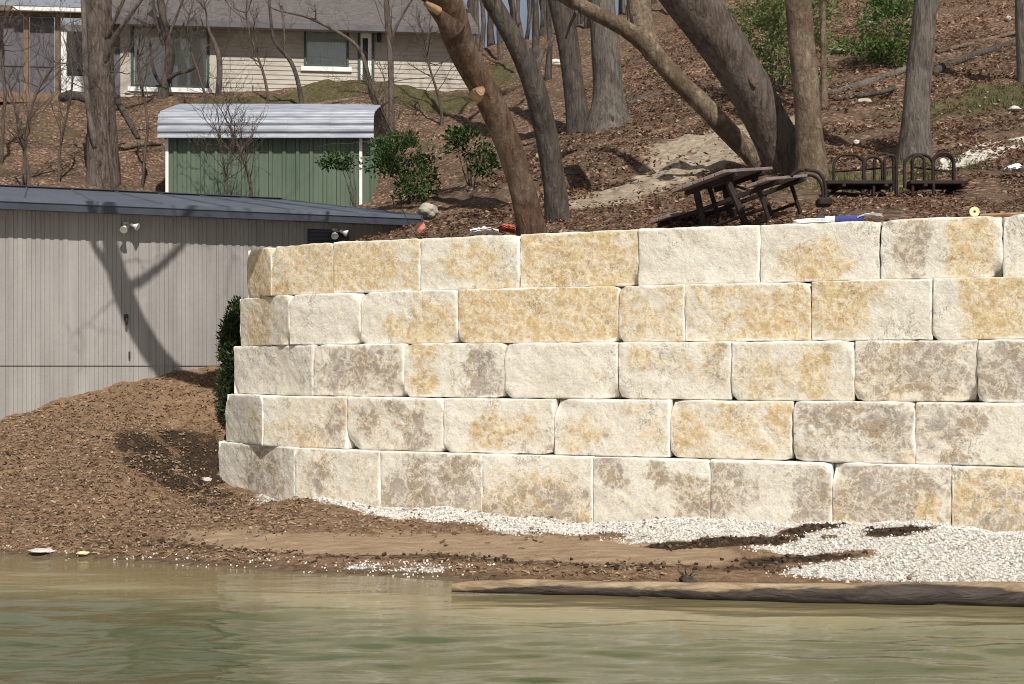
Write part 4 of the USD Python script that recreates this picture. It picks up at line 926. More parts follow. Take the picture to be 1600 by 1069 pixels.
Ym = GY(610, 210, 33)
tree('slim_tree', 'slim forked sapling right of the shed roof', [(612, 214, Ym, 11), (611, 130, Ym, 9), (609, 70, Ym, 10), (604, -8, Ym, 8)], 'bark_brown', 24, 3, 3, 8, .06, low=9,
     extra=[([(610, 72, Ym, 7), (620, 40, Ym - .1, 5), (632, 18, Ym - .1, 4), (650, -10, Ym - .1, 3)], 'bark_brown')])
Yn = GY(472, 168, 36)
tree('slim_tree', 'thin bent sapling between the two house windows', [(472, 170, Yn, 8), (466, 130, Yn, 7), (450, 90, Yn, 6.5), (428, 62, Yn, 6), (424, 40, Yn, 5), (420, -8, Yn, 4)], 'bark_dark', 25, 2, 3, 8, .05, low=9, extra=[([(445, 84, Yn, 4), (444, 50, Yn, 3), (438, 10, Yn, 2.5)], 'twig')])
tree('slim_tree', 'long whip-like sapling arching across the house window with blinds', [(590, 190, 35.5, 6), (584, 150, 35.5, 6), (572, 105, 35.5, 6.5), (562, 78, 35.5, 6), (535, 55, 35.5, 5.5), (505, 38, 35.5, 5), (470, 24, 35.5, 4), (440, 18, 35.5, 2.5)], 'bark_brown', 26, 1.0, 2, 8, .05, low=5, lean=(-.95, 0, .3))
Yq = GY(342, 148, 38)
tree('slim_tree', 'short brown stem against the siding right of the big window', [(341, 150, 41.0, 9), (341, 85, 41.0, 8), (334, 65, 41.0, 6), (324, 38, 41.0, 4)], 'bark_brown', 27, 1.2, 2, 8, .05, low=6)
# bare brush on the left bank
k = 0
for (keys, lab) in (([(46, 285, 30, 6), (36, 225, 30, 5), (26, 180, 30, 4), (14, 130, 30, 3)], 'bare twiggy brush leaning left at the left edge of the bank'),
                    ([(38, 250, 31, 6), (44, 190, 31, 5), (60, 140, 31, 4), (80, 108, 31, 2.5)], 'bare twiggy brush leaning right below the porch posts'),
                    ([(2, 190, 33, 6), (6, 120, 33, 5), (2, 60, 33, 4), (18, 10, 33, 3)], 'tall bare brush cut by the left edge of the picture'),
                    ([(176, 300, 29.3, 6), (170, 220, 29.3, 5), (168, 150, 29.3, 4), (176, 80, 29.3, 2.5)], 'thin pale stem close to the rough double trunk'),
                    ([(392, 322, 30.5, 6), (384, 260, 30.4, 5), (366, 215, 30.3, 4), (356, 190, 30.2, 2.5)], 'bare grey sapling standing in front of the green shed'),
                    ([(350, 330, 30.5, 4), (352, 280, 30.4, 3.5), (346, 235, 30.3, 2.5), (340, 205, 30.2, 2)], 'smaller bare sapling left of the one before the shed'),
                    ([(92, 262, 32, 5), (100, 200, 32, 4), (112, 140, 32, 3.5), (104, 70, 32, 2.5)], 'bare brush before the white porch door'),
                    ([(222, 240, 33, 5), (228, 170, 33, 4), (216, 110, 33, 3.5), (224, 50, 33, 2.5)], 'bare brush between the rough double trunk and the big window'),
                    ([(418, 165, 38, 5), (410, 110, 38, 4), (396, 70, 38, 3), (384, 20, 38, 2.5)], 'bare brush before the siding between the two windows'),
                    ([(690, 190, 37, 5), (682, 140, 37, 4), (668, 90, 37, 3), (676, 40, 37, 2.5)], 'bare brush before the right end of the house'),
                    ([(322, 165, 39, 4), (312, 120, 39, 4), (296, 70, 39, 3), (300, 10, 39, 2)], 'bare brush in front of the right half of the big window'),
                    ([(640, 262, 33.5, 5), (622, 225, 33.5, 4), (600, 180, 33.5, 3.5), (585, 140, 33.5, 3)], 'thin bare brush leaning left behind the evergreen shrub')):
    rng = np.random.default_rng(200 + k); p, r = trunk_path(keys); sp = spline(np.c_[p, r], 14)
    gz = float(height([p[0][0]], [p[0][1]])[0]); sp[0, 2] = min(sp[0, 2], gz - .1)
    t = thing('bare_bush', lab, 'bush', sp[0, :3]); obj('stem', tube(sp[:, :3], sp[:, 3], 6), M['twig'], t, smooth=True, world=True)
    tw = []; twigs(rng, sp[:, :3], r[0], 13, 1.3, tw, 2, 4, .25); obj('twigs', cat_(tw), M['twig'], t, smooth=True, world=True); k += 1

# far bare woodland on the crest
rng = np.random.default_rng(40)
far = [(742, 46, 9, 0), (752, 49, 7, 1), (768, 52, 10, 0), (782, 47, 6, 1), (800, 55, 9, 0), (815, 50, 7, 1), (836, 46, 10, 0), (856, 41, 9, 0), (872, 53, 8, 1), (893, 48, 7, 0), (918, 50, 9, 1), (962, 47, 9, 0), (985, 50, 7, 1), (655, 57, 8, 0), (690, 56, 9, 1), (1020, 52, 8, 0), (1310, 50, 8, 1), (1395, 49, 9, 0), (1520, 48, 8, 0), (1570, 47, 9, 1), (1068, 48, 7, 1), (725, 58, 12, 0), (848, 58, 12, 0)] + [(735 + 13.5 * j + (j * 7 % 5) * 2, 52 + (j * 5) % 9, 6 + (j * 3) % 6, j % 2) for j in range(19)]
for k, (px, Y, w, mt) in enumerate(far):
    X = (px - 800) / FPX * Y; gz = float(height([X], [Y])[0]); py = HOR - (gz - CAM_Z) / Y * FPX
    j = rng.normal(size=3) * 5
    tree('woodland_tree', 'bare thin tree of the far wood along the hilltop', [(px, py, Y, w * 1.2), (px + j[0], py - 45, Y, w), (px + j[1], py - 110, Y, w * .9), (px + j[1] + j[2], py - 190, Y, w * .75)], ('bark_dark', 'bark_brown')[mt], 300 + k, 6, 5, 8, .05, n=18, group='bare trees on the hilltop', twigc=5, depth=1)

# ---------------------------------------------------------------- evergreen shrubs and ground cover
def at(px, py, y0=14.5): 
    Y = GY(px, py, y0); return P(px, py, Y)
bs = at(640, 318, 22.0); m_ = bs[1] / FPX
bush('holly_bush', 'large glossy green bush beside the shed', 'bush', bs, [((-15 * m_, 0, 75 * m_), (45 * m_, .6, 30 * m_)), ((-40 * m_, -.1, 60 * m_), (34 * m_, .5, 16 * m_)), ((10 * m_, 0, 35 * m_), (30 * m_, .5, 30 * m_)), ((25 * m_, .1, 85 * m_), (28 * m_, .5, 18 * m_)), ((0, 0, 8 * m_), (24 * m_, .4, 14 * m_)), ((-20 * m_, 0, 98 * m_), (30 * m_, .4, 10 * m_))], 4600, .10, M['holly'], 51, 6)
bs = at(735, 300, 20.0); m_ = bs[1] / FPX
bush('holly_bush', 'smaller green bush left of the reddish leaning trunk', 'bush', bs, [((5 * m_, 0, 75 * m_), (38 * m_, .5, 20 * m_)), ((20 * m_, 0, 45 * m_), (22 * m_, .4, 18 * m_)), ((-15 * m_, 0, 88 * m_), (22 * m_, .4, 12 * m_)), ((-5 * m_, 0, 60 * m_), (10 * m_, .3, 14 * m_))], 2000, .10, M['holly'], 52, 5)
bs = P(532, 268, 29.6)
m_ = bs[1] / FPX
t = bush('holly_sprig', 'small green leafy sprig hanging before the shed wall', 'bush', P(556, 330, 29.6), [((-26 * m_, 0, 80 * m_), (30 * m_, .25, 9 * m_)), ((-36 * m_, 0, 72 * m_), (22 * m_, .2, 6 * m_)), ((-8 * m_, 0, 70 * m_), (14 * m_, .2, 8 * m_))], 560, .10, M['holly'], 53, 4)
bs = at(1215, 150); m_ = bs[1] / FPX
bush('holly_bush', 'tall bright green bush behind the massive leaning trunk', 'bush', bs, [((-25 * m_, 0, 100 * m_), (50 * m_, 1.0, 45 * m_)), ((-10 * m_, .2, 150 * m_), (60 * m_, 1.2, 40 * m_)), ((10 * m_, 0, 60 * m_), (30 * m_, .8, 35 * m_)), ((60 * m_, 0, 120 * m_), (30 * m_, .8, 60 * m_)), ((70 * m_, 0, 60 * m_), (14 * m_, .4, 40 * m_))], 9000, .125, M['holly'], 54, 7)
bs = at(1380, 105); m_ = bs[1] / FPX
bush('holly_bush', 'low green bush left of the straight grey trunk', 'bush', bs, [((10 * m_, 0, 70 * m_), (45 * m_, .9, 28 * m_)), ((-35 * m_, 0, 30 * m_), (45 * m_, .7, 14 * m_)), ((15 * m_, 0, 25 * m_), (30 * m_, .6, 20 * m_)), ((20 * m_, .2, 110 * m_), (40 * m_, .8, 22 * m_))], 5000, .125, M['holly'], 55, 6)

def instancer(path, protos, pos, ori, scl, idx, label, cat):
    pi = UsdGeom.PointInstancer.Define(stage, '/World/' + path)
    rel = []
    for k, (mesh, mat) in enumerate(protos):
        o = usdkit.mesh(stage, f'/World/{path}/proto_{k}', mesh, mat); rel.append(o.GetPath())
    pi.CreatePrototypesRel().SetTargets(rel)
    pi.CreatePositionsAttr(Vt.Vec3fArray.FromNumpy(np.asarray(pos, np.float32)))
    q = np.asarray(ori, np.float32)
    pi.CreateOrientationsAttr(Vt.QuathArray([Gf.Quath(float(a[0]), float(a[1]), float(a[2]), float(a[3])) for a in q]))
    pi.CreateScalesAttr(Vt.Vec3fArray.FromNumpy(np.repeat(np.asarray(scl, np.float32)[:, None], 3, 1) if np.ndim(scl) == 1 else np.asarray(scl, np.float32)))
    pi.CreateProtoIndicesAttr(Vt.IntArray.FromNumpy(np.asarray(idx, np.int32)))
    return tag(pi.GetPrim(), label, cat, kind='stuff')
def quats(rng, n, tilt):
    yaw = rng.uniform(0, 2 * PI, n); ax = rng.uniform(0, 2 * PI, n); t = np.abs(rng.normal(size=n)) * tilt
    qz = np.c_[np.cos(yaw / 2), 0 * yaw, 0 * yaw, np.sin(yaw / 2)]; qt = np.c_[np.cos(t / 2), np.sin(t / 2) * np.cos(ax), np.sin(t / 2) * np.sin(ax), 0 * t]
    w1, x1, y1, z1 = qt.T; w2, x2, y2, z2 = qz.T
    return np.c_[w1 * w2 - x1 * x2 - y1 * y2 - z1 * z2, w1 * x2 + x1 * w2 + y1 * z2 - z1 * y2, w1 * y2 - x1 * z2 + y1 * w2 + z1 * x2, w1 * z2 + x1 * y2 - y1 * x2 + z1 * w2]
def scatter(n, x0, x1, y0, y1, rng, bias=1.0):
    Y = y0 + (y1 - y0) * rng.random(n) ** bias; X = (x0 + (x1 - x0) * rng.random(n)) * Y
    return X, Y
def interp_mask(col, X, Y):
    from scipy.interpolate import RegularGridInterpolator
    return RegularGridInterpolator((tx, ty), col.reshape(len(tx), len(ty)), bounds_error=False, fill_value=0)(np.c_[X, Y])
def leaf_proto(a, b, curl):
    v = np.array([(-1, 0, .15 * curl), (-.4, .42 * b, .3 * curl), (.35, .36 * b, .2 * curl), (1, 0, .45 * curl), (.35, -.36 * b, .3 * curl), (-.4, -.42 * b, .25 * curl), (0, 0, 0)]) * a
    f = [(6, 0, 5), (6, 5, 4), (6, 4, 3), (6, 3, 2), (6, 2, 1), (6, 1, 0)]
    return trimesh.Trimesh(v, np.array(f)[:, ::-1], process=False)
def rock_proto(seed, squash=.7):
    rg = np.random.default_rng(seed); p = rg.normal(size=(11, 3)); p /= np.linalg.norm(p, axis=1, keepdims=True); p *= rg.uniform(.75, 1.1, 11)[:, None] * [1, .8, squash]
    return trimesh.convex.convex_hull(p)
rng = np.random.default_rng(60)
X, Y = scatter(90000, -.44, .44, 14.6, 46, rng, 1.15)
d = wall_dist(X, Y); pm = interp_mask(pathm, X, Y); gm_ = interp_mask(green, X, Y); ok = ((d > .75) & ((X > -3.0) | (Y > 29.5))) & (rng.random(len(X)) > pm * .9) & (rng.random(len(X)) > gm_ * .8) & (meshkit.fbm(np.c_[X * .9, Y * .9, 0 * X], 3, 61) > .36)
t_, o_ = (X - BF.a[0]) * BF.u[0] + (Y - BF.a[1]) * BF.u[1], (X - BF.a[0]) * BF.n[0] + (Y - BF.a[1]) * BF.n[1]
ok &= ~((t_ > -2) & (t_ < 12.1) & (o_ < .3) & (o_ > -DEP))
X, Y = X[ok], Y[ok]; Z = height(X, Y) + rng.uniform(.005, .05, len(X))
instancer('leaf_litter', [(leaf_proto(1, 1, c), M['litter']) for c in (.6, 1.0, 1.5)], np.c_[X, Y, Z], quats(rng, len(X), .55), rng.uniform(.028, .068, len(X)) * (.6 + .4 * smooth(Y, 16, 22)), rng.integers(0, 3, len(X)), 'dry brown oak leaves lying all over the hillside', 'leaves')
# mulch chips on the left bank
X, Y = scatter(52000, -.46, .12, 11.2, 18.2, rng, 1.0); d = wall_dist(X, Y); Zs = height(X, Y); sm = interp_mask(sand, X, Y); gm_ = interp_mask(grav, X, Y); dm = interp_mask(dark, X, Y)
ok = (d < -.12) & (Zs > .03) & (rng.random(len(X)) > sm * .97) & (rng.random(len(X)) > gm_ * .8) & (rng.random(len(X)) > dm * .6) & (X < 1.6) & (o_[0:1].size > 0)
o2 = (X - BF.a[0]) * BF.n[0] + (Y - BF.a[1]) * BF.n[1]; ok &= o2 > -.28
ok &= rng.random(len(X)) < np.where(X > -2.3, .35, 1.0)
X, Y, Z = X[ok], Y[ok], Zs[ok] + rng.uniform(.0, .025, ok.sum())
chip = box((-1, -.13, -.06), (1, .13, .06)); chip2 = box((-1, -.3, -.12), (1, .3, .12))
idx = rng.integers(0, 3, len(X)); sc = np.where(idx[:, None] == 2, rng.uniform(.008, .022, len(X))[:, None], rng.uniform(.010, .034, len(X))[:, None])[:, 0]
instancer('mulch', [(chip, M['straw']), (chip2, M['straw']), (rock_proto(4), M['straw'])], np.c_[X, Y, Z], quats(rng, len(X), .3), sc, idx, 'straw-coloured wood chips and mulch strewn over the left bank', 'mulch')
# dark earth clods
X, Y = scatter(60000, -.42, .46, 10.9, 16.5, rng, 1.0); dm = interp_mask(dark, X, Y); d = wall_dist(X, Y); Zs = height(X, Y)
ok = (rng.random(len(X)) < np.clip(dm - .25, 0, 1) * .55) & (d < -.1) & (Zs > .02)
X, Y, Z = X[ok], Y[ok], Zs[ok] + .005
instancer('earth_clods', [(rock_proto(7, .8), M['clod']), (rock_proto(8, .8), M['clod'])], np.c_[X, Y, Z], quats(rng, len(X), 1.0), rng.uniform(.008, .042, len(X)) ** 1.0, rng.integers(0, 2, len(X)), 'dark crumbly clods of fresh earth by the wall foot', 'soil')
# white gravel
X, Y = scatter(110000, -.32, .5, 10.6, 15.5, rng, 1.0); gm_ = interp_mask(grav, X, Y); d = wall_dist(X, Y); Zs = height(X, Y)
ok = (rng.random(len(X)) < np.clip(gm_ - .15, 0, 1) * 1.15) & (d < -.20) & (Zs > .025)
ex_x, ex_y = scatter(9000, -.41, .0, 11.3, 13.4, rng); ez = height(ex_x, ex_y); ok2 = (ez > -.005) & (ez < .085) & (rng.random(len(ex_x)) < .04 + .18 * smooth(meshkit.fbm(np.c_[ex_x * 1.1, ex_y * 2.5, 0 * ex_x], 4, 21), .48, .62))
X, Y, Z = np.r_[X[ok], ex_x[ok2]], np.r_[Y[ok], ex_y[ok2]], np.r_[Zs[ok], ez[ok2]] + .006
instancer('white_gravel', [(rock_proto(10 + k), M['gravel']) for k in range(4)], np.c_[X, Y, Z], quats(rng, len(X), 1.2), rng.uniform(.006, .019, len(X)) * rng.uniform(.6, 1.2, len(X)), rng.integers(0, 4, len(X)), 'crushed white limestone gravel along the foot of the wall', 'gravel')
# winter grass tufts
X, Y = scatter(30000, -.44, .44, 15.5, 44, rng); gm_ = interp_mask(green, X, Y); ok = rng.random(len(X)) < np.clip(gm_ - .25, 0, 1) * .9
ok &= wall_dist(X, Y) > .8
X, Y = X[ok], Y[ok]; Z = height(X, Y)
bl = []
rg = np.random.default_rng(9)
for _ in range(9):
    a = rg.uniform(0, 2 * PI); ln = rg.uniform(.6, 1.0); bx, by = rg.normal(size=2) * .25; ti = rg.uniform(.2, .8); w = .06
    ca, sa = math.cos(a), math.sin(a)
    bl.append(trimesh.Trimesh([(bx - sa * w, by + ca * w, 0), (bx + sa * w, by - ca * w, 0), (bx + ca * ln * ti, by + sa * ln * ti, ln)], [(0, 1, 2)], process=False))
instancer('winter_grass', [(cat_(bl), M['grass'])], np.c_[X, Y, Z], quats(rng, len(X), .15), rng.uniform(.06, .17, len(X)), np.zeros(len(X), int), 'thin green winter grass and ground ivy on the slope', 'grass')

# ---------------------------------------------------------------- rocks, logs and sticks on the slope
def rock(px, py, w, h, label, mat='rockm', seed=0, name='rock', y0=14.6, Y=None, cat='rock', group=None):
    Y = Y or GY(px, py, y0); c = P(px, py, Y); k = Y / FPX
    m = trimesh.creation.icosphere(3, 1.0); v = m.vertices; r = 1 + (meshkit.fbm(v * 1.5 + seed * 5.1, 4, seed) - .5) * .8; v = v * r[:, None] * [w * k / 2, w * k / 2 * .8, h * k / 2]
    m = trimesh.Trimesh(v, m.faces, process=False)
    o = obj(name, trimesh.Trimesh(v + c + [0, 0, h * k * .25], m.faces, process=False), M[mat], smooth=50, label=label, cat=cat, group=group)
    return o
rock(668, 336, 32, 26, 'round tan boulder behind the end of the boathouse roof', seed=3, Y=19.5)
for k, (px, py, w, h, lab) in enumerate([(1350, 163, 24, 12, 'pale mossy rock right of the straight tan trunk'), (1310, 82, 28, 9, 'flat pale rock under the low green bush'), (1366, 38, 16, 9, 'pale rock inside the low green bush on the right'), (1338, 226, 10, 10, 'small bright white stone above the left overturned table'), (1474, 257, 12, 13, 'small white stone right of the overturned tables'), (1585, 172, 18, 8, 'flat white stone by the green grass at the right edge'), (1500, 228, 6, 5, 'tiny pale stone above the pale gravel streak'), (1576, 32, 8, 10, 'small pale stone high at the upper right'), (1203, 105, 16, 12, 'pale stone peeping out under the tall green bush'), (868, 102, 24, 12, 'flat white rock between the fork and the dark slim trunk'), (735, 297, 12, 8, 'small tan stone under the smaller green bush'), (1573, 92, 9, 6, 'small grey stone on the leaf slope below the right edge trunk')]):
    rock(px, py, w, h, lab, 'palestone' if 'white' in lab else 'rockm', 20 + k)
def fallen(keys, label, mat, seed, name='fallen_log', rough=.12, cat='log'):
    p = []; r = []
    for px, py, w in keys:
        Y = GY(px, py); r.append(w / FPX * Y / 2); p.append(P(px, py, Y) + [0, 0, r[-1] * .6])
    sp = spline(np.c_[p, r], 18); t = obj(name, tube(sp[:, :3], np.maximum(sp[:, 3], .008), 10, rough, seed, 3.0), M[mat], smooth=True, label=label, cat=cat); return t
fallen([(1296, 150, 12), (1345, 138, 14), (1400, 118, 12), (1420, 104, 10)], 'long grey fallen log on the slope left of the straight grey trunk', 'bark_grey', 1)
fallen([(1462, 118, 13), (1510, 95, 13), (1560, 78, 11), (1620, 62, 10)], 'dark fallen log on the leaf slope right of the straight grey trunk', 'bark_dark', 2)
fallen([(1464, 84, 7), (1520, 70, 7), (1590, 52, 6)], 'pale thin log lying higher on the right-hand slope', 'bark_tan', 3)
fallen([(982, 166, 8), (1015, 154, 7), (1050, 148, 6)], 'grey stick lying between the flared trunk and the leaning tan one', 'bark_grey', 4)
fallen([(1302, 158, 6), (1345, 152, 7), (1395, 138, 6)], 'rotting branch just below the long grey log', 'bark_dark', 5)
fallen([(1490, 206, 4), (1540, 200, 4), (1580, 194, 5)], 'thin dark stick below the green grass at right', 'bark_dark', 6, 'stick', cat='stick')
fallen([(815, 228, 5), (840, 222, 6), (868, 214, 4)], 'pale stick between the reddish trunk and the forked trunk', 'bark_tan', 7, 'stick', cat='stick')
fallen([(178, 152, 9), (196, 182, 9), (216, 218, 8)], 'dark log-shaped bar sloping down beside the rough double trunk', 'bark_dark', 8, rough=.3)  # dark log-shaped tube running diagonally down the bank
fallen([(185, 236, 8), (215, 230, 9), (250, 226, 7)], 'pale log lying on the bank just left of the shed', 'bark_tan', 9)
fallen([(470, 168, 5), (530, 160, 6), (590, 150, 5)], 'pale branch lying above the shed roof', 'bark_tan', 10, 'stick', cat='stick')
fallen([(98, 157, 16), (130, 158, 18), (160, 160, 14)], 'dark log-shaped bar lying below the porch deck', 'bark_dark', 12, rough=.3)  # dark log-shaped tube lying nearly level

# ---------------------------------------------------------------- drift log at the water's edge
lp = np.array([P(706, 919, 10.78), P(760, 917, 10.76), P(900, 918, 10.72), P(1050, 922, 10.6), P(1250, 926, 10.45), P(1450, 927, 10.32), P(1620, 928, 10.22), P(1800, 930, 10.1)])
lr = np.array([.034, .054, .060, .066, .078, .090, .100, .102])
sp = spline(np.c_[lp, lr], 90)
lg = tube(sp[:, :3], sp[:, 3], 22, .17, 5, 4.5)
dl = thing('drift_log', 'long sun-bleached drift log at the water line, shade painted black on its underside', 'log', lp[3] - [0, 0, .08])
obj('log', lg, M['log'], dl, smooth=True, world=True)
q = spline([P(1420, 905, 10.4), P(1424, 897, 10.42), P(1431, 893, 10.45)], 6); obj('stub', tube(q, [.02, .016, .01, .008, .006, .005], 6), M['log'], dl, smooth=True, world=True)
# driftwood stump bits on the shore
def lump(px, py, Y, sc, label, seed, mat='clod', name='root_clump', cat='root'):
    rg = np.random.default_rng(seed); c = P(px, py, Y); c[2] = float(height([c[0]], [Y])[0])
    t = thing(name, label, cat, c)
    m = trimesh.creation.icosphere(3, 1.0); v = m.vertices; v = v * (1 + (meshkit.fbm(v * 2 + seed, 4, seed) - .5) * 1.1)[:, None] * np.array(sc); obj('clod', trimesh.Trimesh(v, m.faces, process=False), M['bark_dark'], t, smooth=50)
    for _ in range(5):
        d = rg.normal(size=3) * [1, .6, .4] + [0, 0, .7]; q = limb(rg, np.array([0, 0, sc[2] * .3]), d, sc[0] * rg.uniform(1.2, 2.2), 0, 5, .3); obj('root', tube(q, np.linspace(.012, .004, 6), 5), M['twig'], t, smooth=True)
lump(752, 903, 11.2, (.09, .07, .06), 'small dark root clump with upright splinters near the log tip', 1)
lump(1074, 897, 11.15, (.075, .06, .05), 'small black root clump on the shore behind the log', 2)
rock(1298, 843, 30, 10, 'low dark clod of earth on the gravel right of the dark strip', 'clod', 41, 'earth_lump', Y=12.15, cat='soil')
rock(1390, 833, 30, 16, 'larger dark clod of earth on the gravel near the wall', 'clod', 42, 'earth_lump', Y=12.35, cat='soil')
rock(1436, 832, 34, 9, 'flat dark clod of earth close under the lowest course', 'clod', 43, 'earth_lump', Y=12.4, cat='soil')
rock(130, 866, 20, 6, 'yellow-orange stone at the water edge on the left', 'yellow', 44, 'shore_stone', Y=12.8, cat='stone')
rock(66, 862, 40, 6, 'flat white stone slab at the water edge on the far left', 'palestone', 45, 'shore_stone', Y=12.95, cat='stone')
rock(324, 752, 14, 8, 'small white rubble lump at the left foot of the wall', 'palestone', 46, 'rubble_stone', Y=15.7, cat='stone')

# ---------------------------------------------------------------- picnic table, tilted, and the overturned pipe-frame tables
def pipe(keys, r=.02, n=24, smooth_=True): return tube(spline(keys, n) if smooth_ else np.array(keys, float), r, 8)
def arch(x, y0, y1, h, r=.022, rad=.13, z0=0.0):
    """an arched pipe in the plane x = const between y0 and y1"""
    pts = [(x, y0, z0)]; 
    for a in np.linspace(PI, PI / 2, 7): pts.append((x, y0 + rad + rad * math.cos(a), h - rad + rad * math.sin(a)))
    for a in np.linspace(PI / 2, 0, 7): pts.append((x, y1 - rad + rad * math.cos(a), h - rad + rad * math.sin(a)))
    pts.append((x, y1, z0)); return tube(np.array(pts), r, 8)
tb = P(1152, 343, 15.7)
def rotz(a): return trimesh.transformations.rotation_matrix(a, [0, 0, 1])
Rt = trimesh.transformations.rotation_matrix(math.radians(-18), [0, 1, 0]) @ rotz(math.radians(60))
pt = thing('picnic_table', 'brown picnic table with two benches, tipped sideways on the slope', 'picnic table', tb)
def pobj(name, m, mat, smooth=False, parent=pt, R=Rt, off=(0, 0, 0), lab=None):
    m = m.copy(); m.apply_translation(off); m.apply_transform(R); return obj(name, m, M[mat], parent, smooth=smooth, label=lab)
tz = .50
for k in range(5): pobj('top_board', box((-.93, -.345 + k * .14, tz), (.93, -.215 + k * .14, tz + .04), .006), 'rusttop')
for s in (-1, 1):
    for k in range(2): pobj('bench_board', box((-.86, s * .64 - .135 + k * .14, tz - .25), (.86, s * .64 - .005 + k * .14, tz - .212), .006), 'rusttop')
for x in (-.52, .52):
    pobj('cross_beam', box((x - .03, -.34, tz - .055), (x + .03, .34, tz - .001), .006), 'rust')
    pobj('bench_arm', box((x - .03, -.80, tz - .305), (x + .03, .80, tz - .252), .006), 'rust')
    for s in (-1, 1):
        pobj('leg', tube(np.array([(x + .001, s * .20, tz - .056), (x, s * .23, tz - .30), (x - .001, s * .27, tz - .80)]), .045, 8), 'rust', 40)
    pobj('foot_rail', box((x - .025, -.52, tz - .86), (x + .025, .52, tz - .80), .006), 'rust')
    pobj('brace', tube(np.array([(x, -.28, tz - .30), (0, -.02, tz - .052)]), .016, 6), 'rust', 40)
for x in (-.66, .66):
    for s in (-1, 1): pobj('bench_leg', tube(np.array([(x, s * .58, tz - .253), (x, s * .58, tz - .66)]), .026, 8), 'rust', 40)
    pobj('bench_rail', tube(np.array([(x + .001, -.60, tz - .52), (x + .001, .60, tz - .52)]), .02, 8), 'rust', 40)
for s in (-.10, .10): pobj('leg', tube(np.array([(-.2, s * 1.4, tz - .002), (-.2, s * 1.6, tz - .80)]), .03, 8), 'rust', 40)
pobj('stretcher', tube(np.array([(-.52, 0, tz - .28), (.52, 0, tz - .28)]), .02, 8), 'rust', 40)
m = arch(0, -.24, .24, .30, .021, .12, -.12)
pipev = [P(1236, 276, 15.0), P(1246, 267.5, 15.0), P(1266, 266, 15.0), P(1279, 270, 15.0), P(1287, 281, 15.0), P(1290, 296, 15.0), P(1290, 314, 15.0)]
obj('pipe_handle', tube(spline(pipev, 26), .021, 8), M['rust'], pt, smooth=True, world=True)
pipev = [P(1262, 274, 15.25), P(1276, 278, 15.25), P(1283, 288, 15.25), P(1286, 302, 15.25), P(1286, 318, 15.25)]
obj('pipe_handle', tube(spline(pipev, 20), .019, 8), M['rust'], pt, smooth=True, world=True)
obj('pipe_foot', box(P(1278, 318, 15.0) - [0, .05, .03], P(1300, 312, 15.0) + [0, .15, .02], .02), M['rust'], pt, world=True)
def overturned(px0, px1, py, Y, arches, label, posts):
    """planks lying low with arched pipe legs standing up from them"""
    c = P((px0 + px1) / 2, py, Y); k = Y / FPX; L = (px1 - px0) * k / 2
    gz = float(height([c[0]], [Y])[0])
    t = thing('overturned_table', label, 'picnic table', c)
    for j in range(3): obj('plank', box((-L + j * .06, -.30 + j * .2, -.02), (L - (2 - j) * .05, -.115 + j * .2, .03), .006), M['rust'], t)
    for x in (-L * .55, L * .6): obj('cross_bar', box((x - .025, -.33, -.06), (x + .025, .33, -.021), .005), M['rust'], t)
    for (ax0, ax1, ah, y) in arches:
        x0, x1 = (ax0 - (px0 + px1) / 2) * k, (ax1 - (px0 + px1) / 2) * k; h = (py - ah) * k
        m = arch(0, x0, x1, h, .021, min(.16, (x1 - x0) * .45), -.0); v = m.vertices.copy(); m.vertices = np.c_[v[:, 1], v[:, 0] + y, v[:, 2]]; m.fix_normals()
        obj('pipe_leg', m, M['rust'], t, smooth=True)
    for (ax, top, y) in posts:
        x = (ax - (px0 + px1) / 2) * k
        obj('post', tube(np.array([(x, y, (py - top) * k), (x + .002, y, gz - .05 - c[2])]), .022, 8), M['rust'], t, smooth=True)
    ys = [a[3] for a in arches]; zz = (py - 265) * k
    obj('tie_bar', tube(np.array([((arches[0][0] - (px0 + px1) / 2) * k, arches[0][3], zz), ((arches[-1][1] - (px0 + px1) / 2) * k, arches[-1][3], zz)]), .014, 6), M['rust'], t, smooth=True)
    return t
overturned(1284, 1397, 290, 17.7, [(1309, 1357, 238, .22), (1343, 1372, 249, -.2), (1374, 1405, 236, .25), (1375, 1393, 247, -.22)], 'dark overturned table with arched pipe legs, nearer the picnic table', [(1357, 285, -.25), (1391, 262, -.28), (1403, 250, .2)])
overturned(1412, 1512, 290, 17.5, [(1417, 1436, 248, -.22), (1420, 1466, 238, .2), (1450, 1483, 243, -.2), (1467, 1499, 238, .24)], 'dark overturned table with arched pipe legs, farther from the picnic table', [(1417, 255, -.25), (1448, 285, -.28)])

# ---------------------------------------------------------------- things left on top of the wall and beside it
zt_wall = BASE_Z + 5 * ROW_H
def on_top(px, back=.25):
    s = on_row(1, px); X, Y = row_curve(1); i = np.searchsorted(_s, s)
    return np.array([X[i] - _nx[i] * back, Y[i] - _ny[i] * back, zt_wall + .012]), np.array([-math.cos(_h[i]) * -1, -math.sin(_h[i])])
c, u = on_top(1264); ang = math.degrees(math.atan2(u[1], u[0]))
bg = thing('white_sack', 'flat white sack lying on the wall top left of the blue roll', 'sack', c, rot=(0, 0, ang))
m = trimesh.creation.icosphere(4, 1.0); v = m.vertices; v = np.sign(v) * np.abs(v) ** .6 * [.19, .12, .034] * (1 + (meshkit.fbm(v * 2.5, 3, 2) - .5)[:, None] * .5); v[:, 2] = np.maximum(v[:, 2], -.012) + .012
obj('sack', trimesh.Trimesh(v, m.faces, process=False), M['paper'], bg, smooth=True)
c, u = on_top(1312, .22)
bg = thing('blue_tube', 'dark blue plastic roll with a pale band lying on the wall top', 'roll', c, rot=(0, 0, ang))
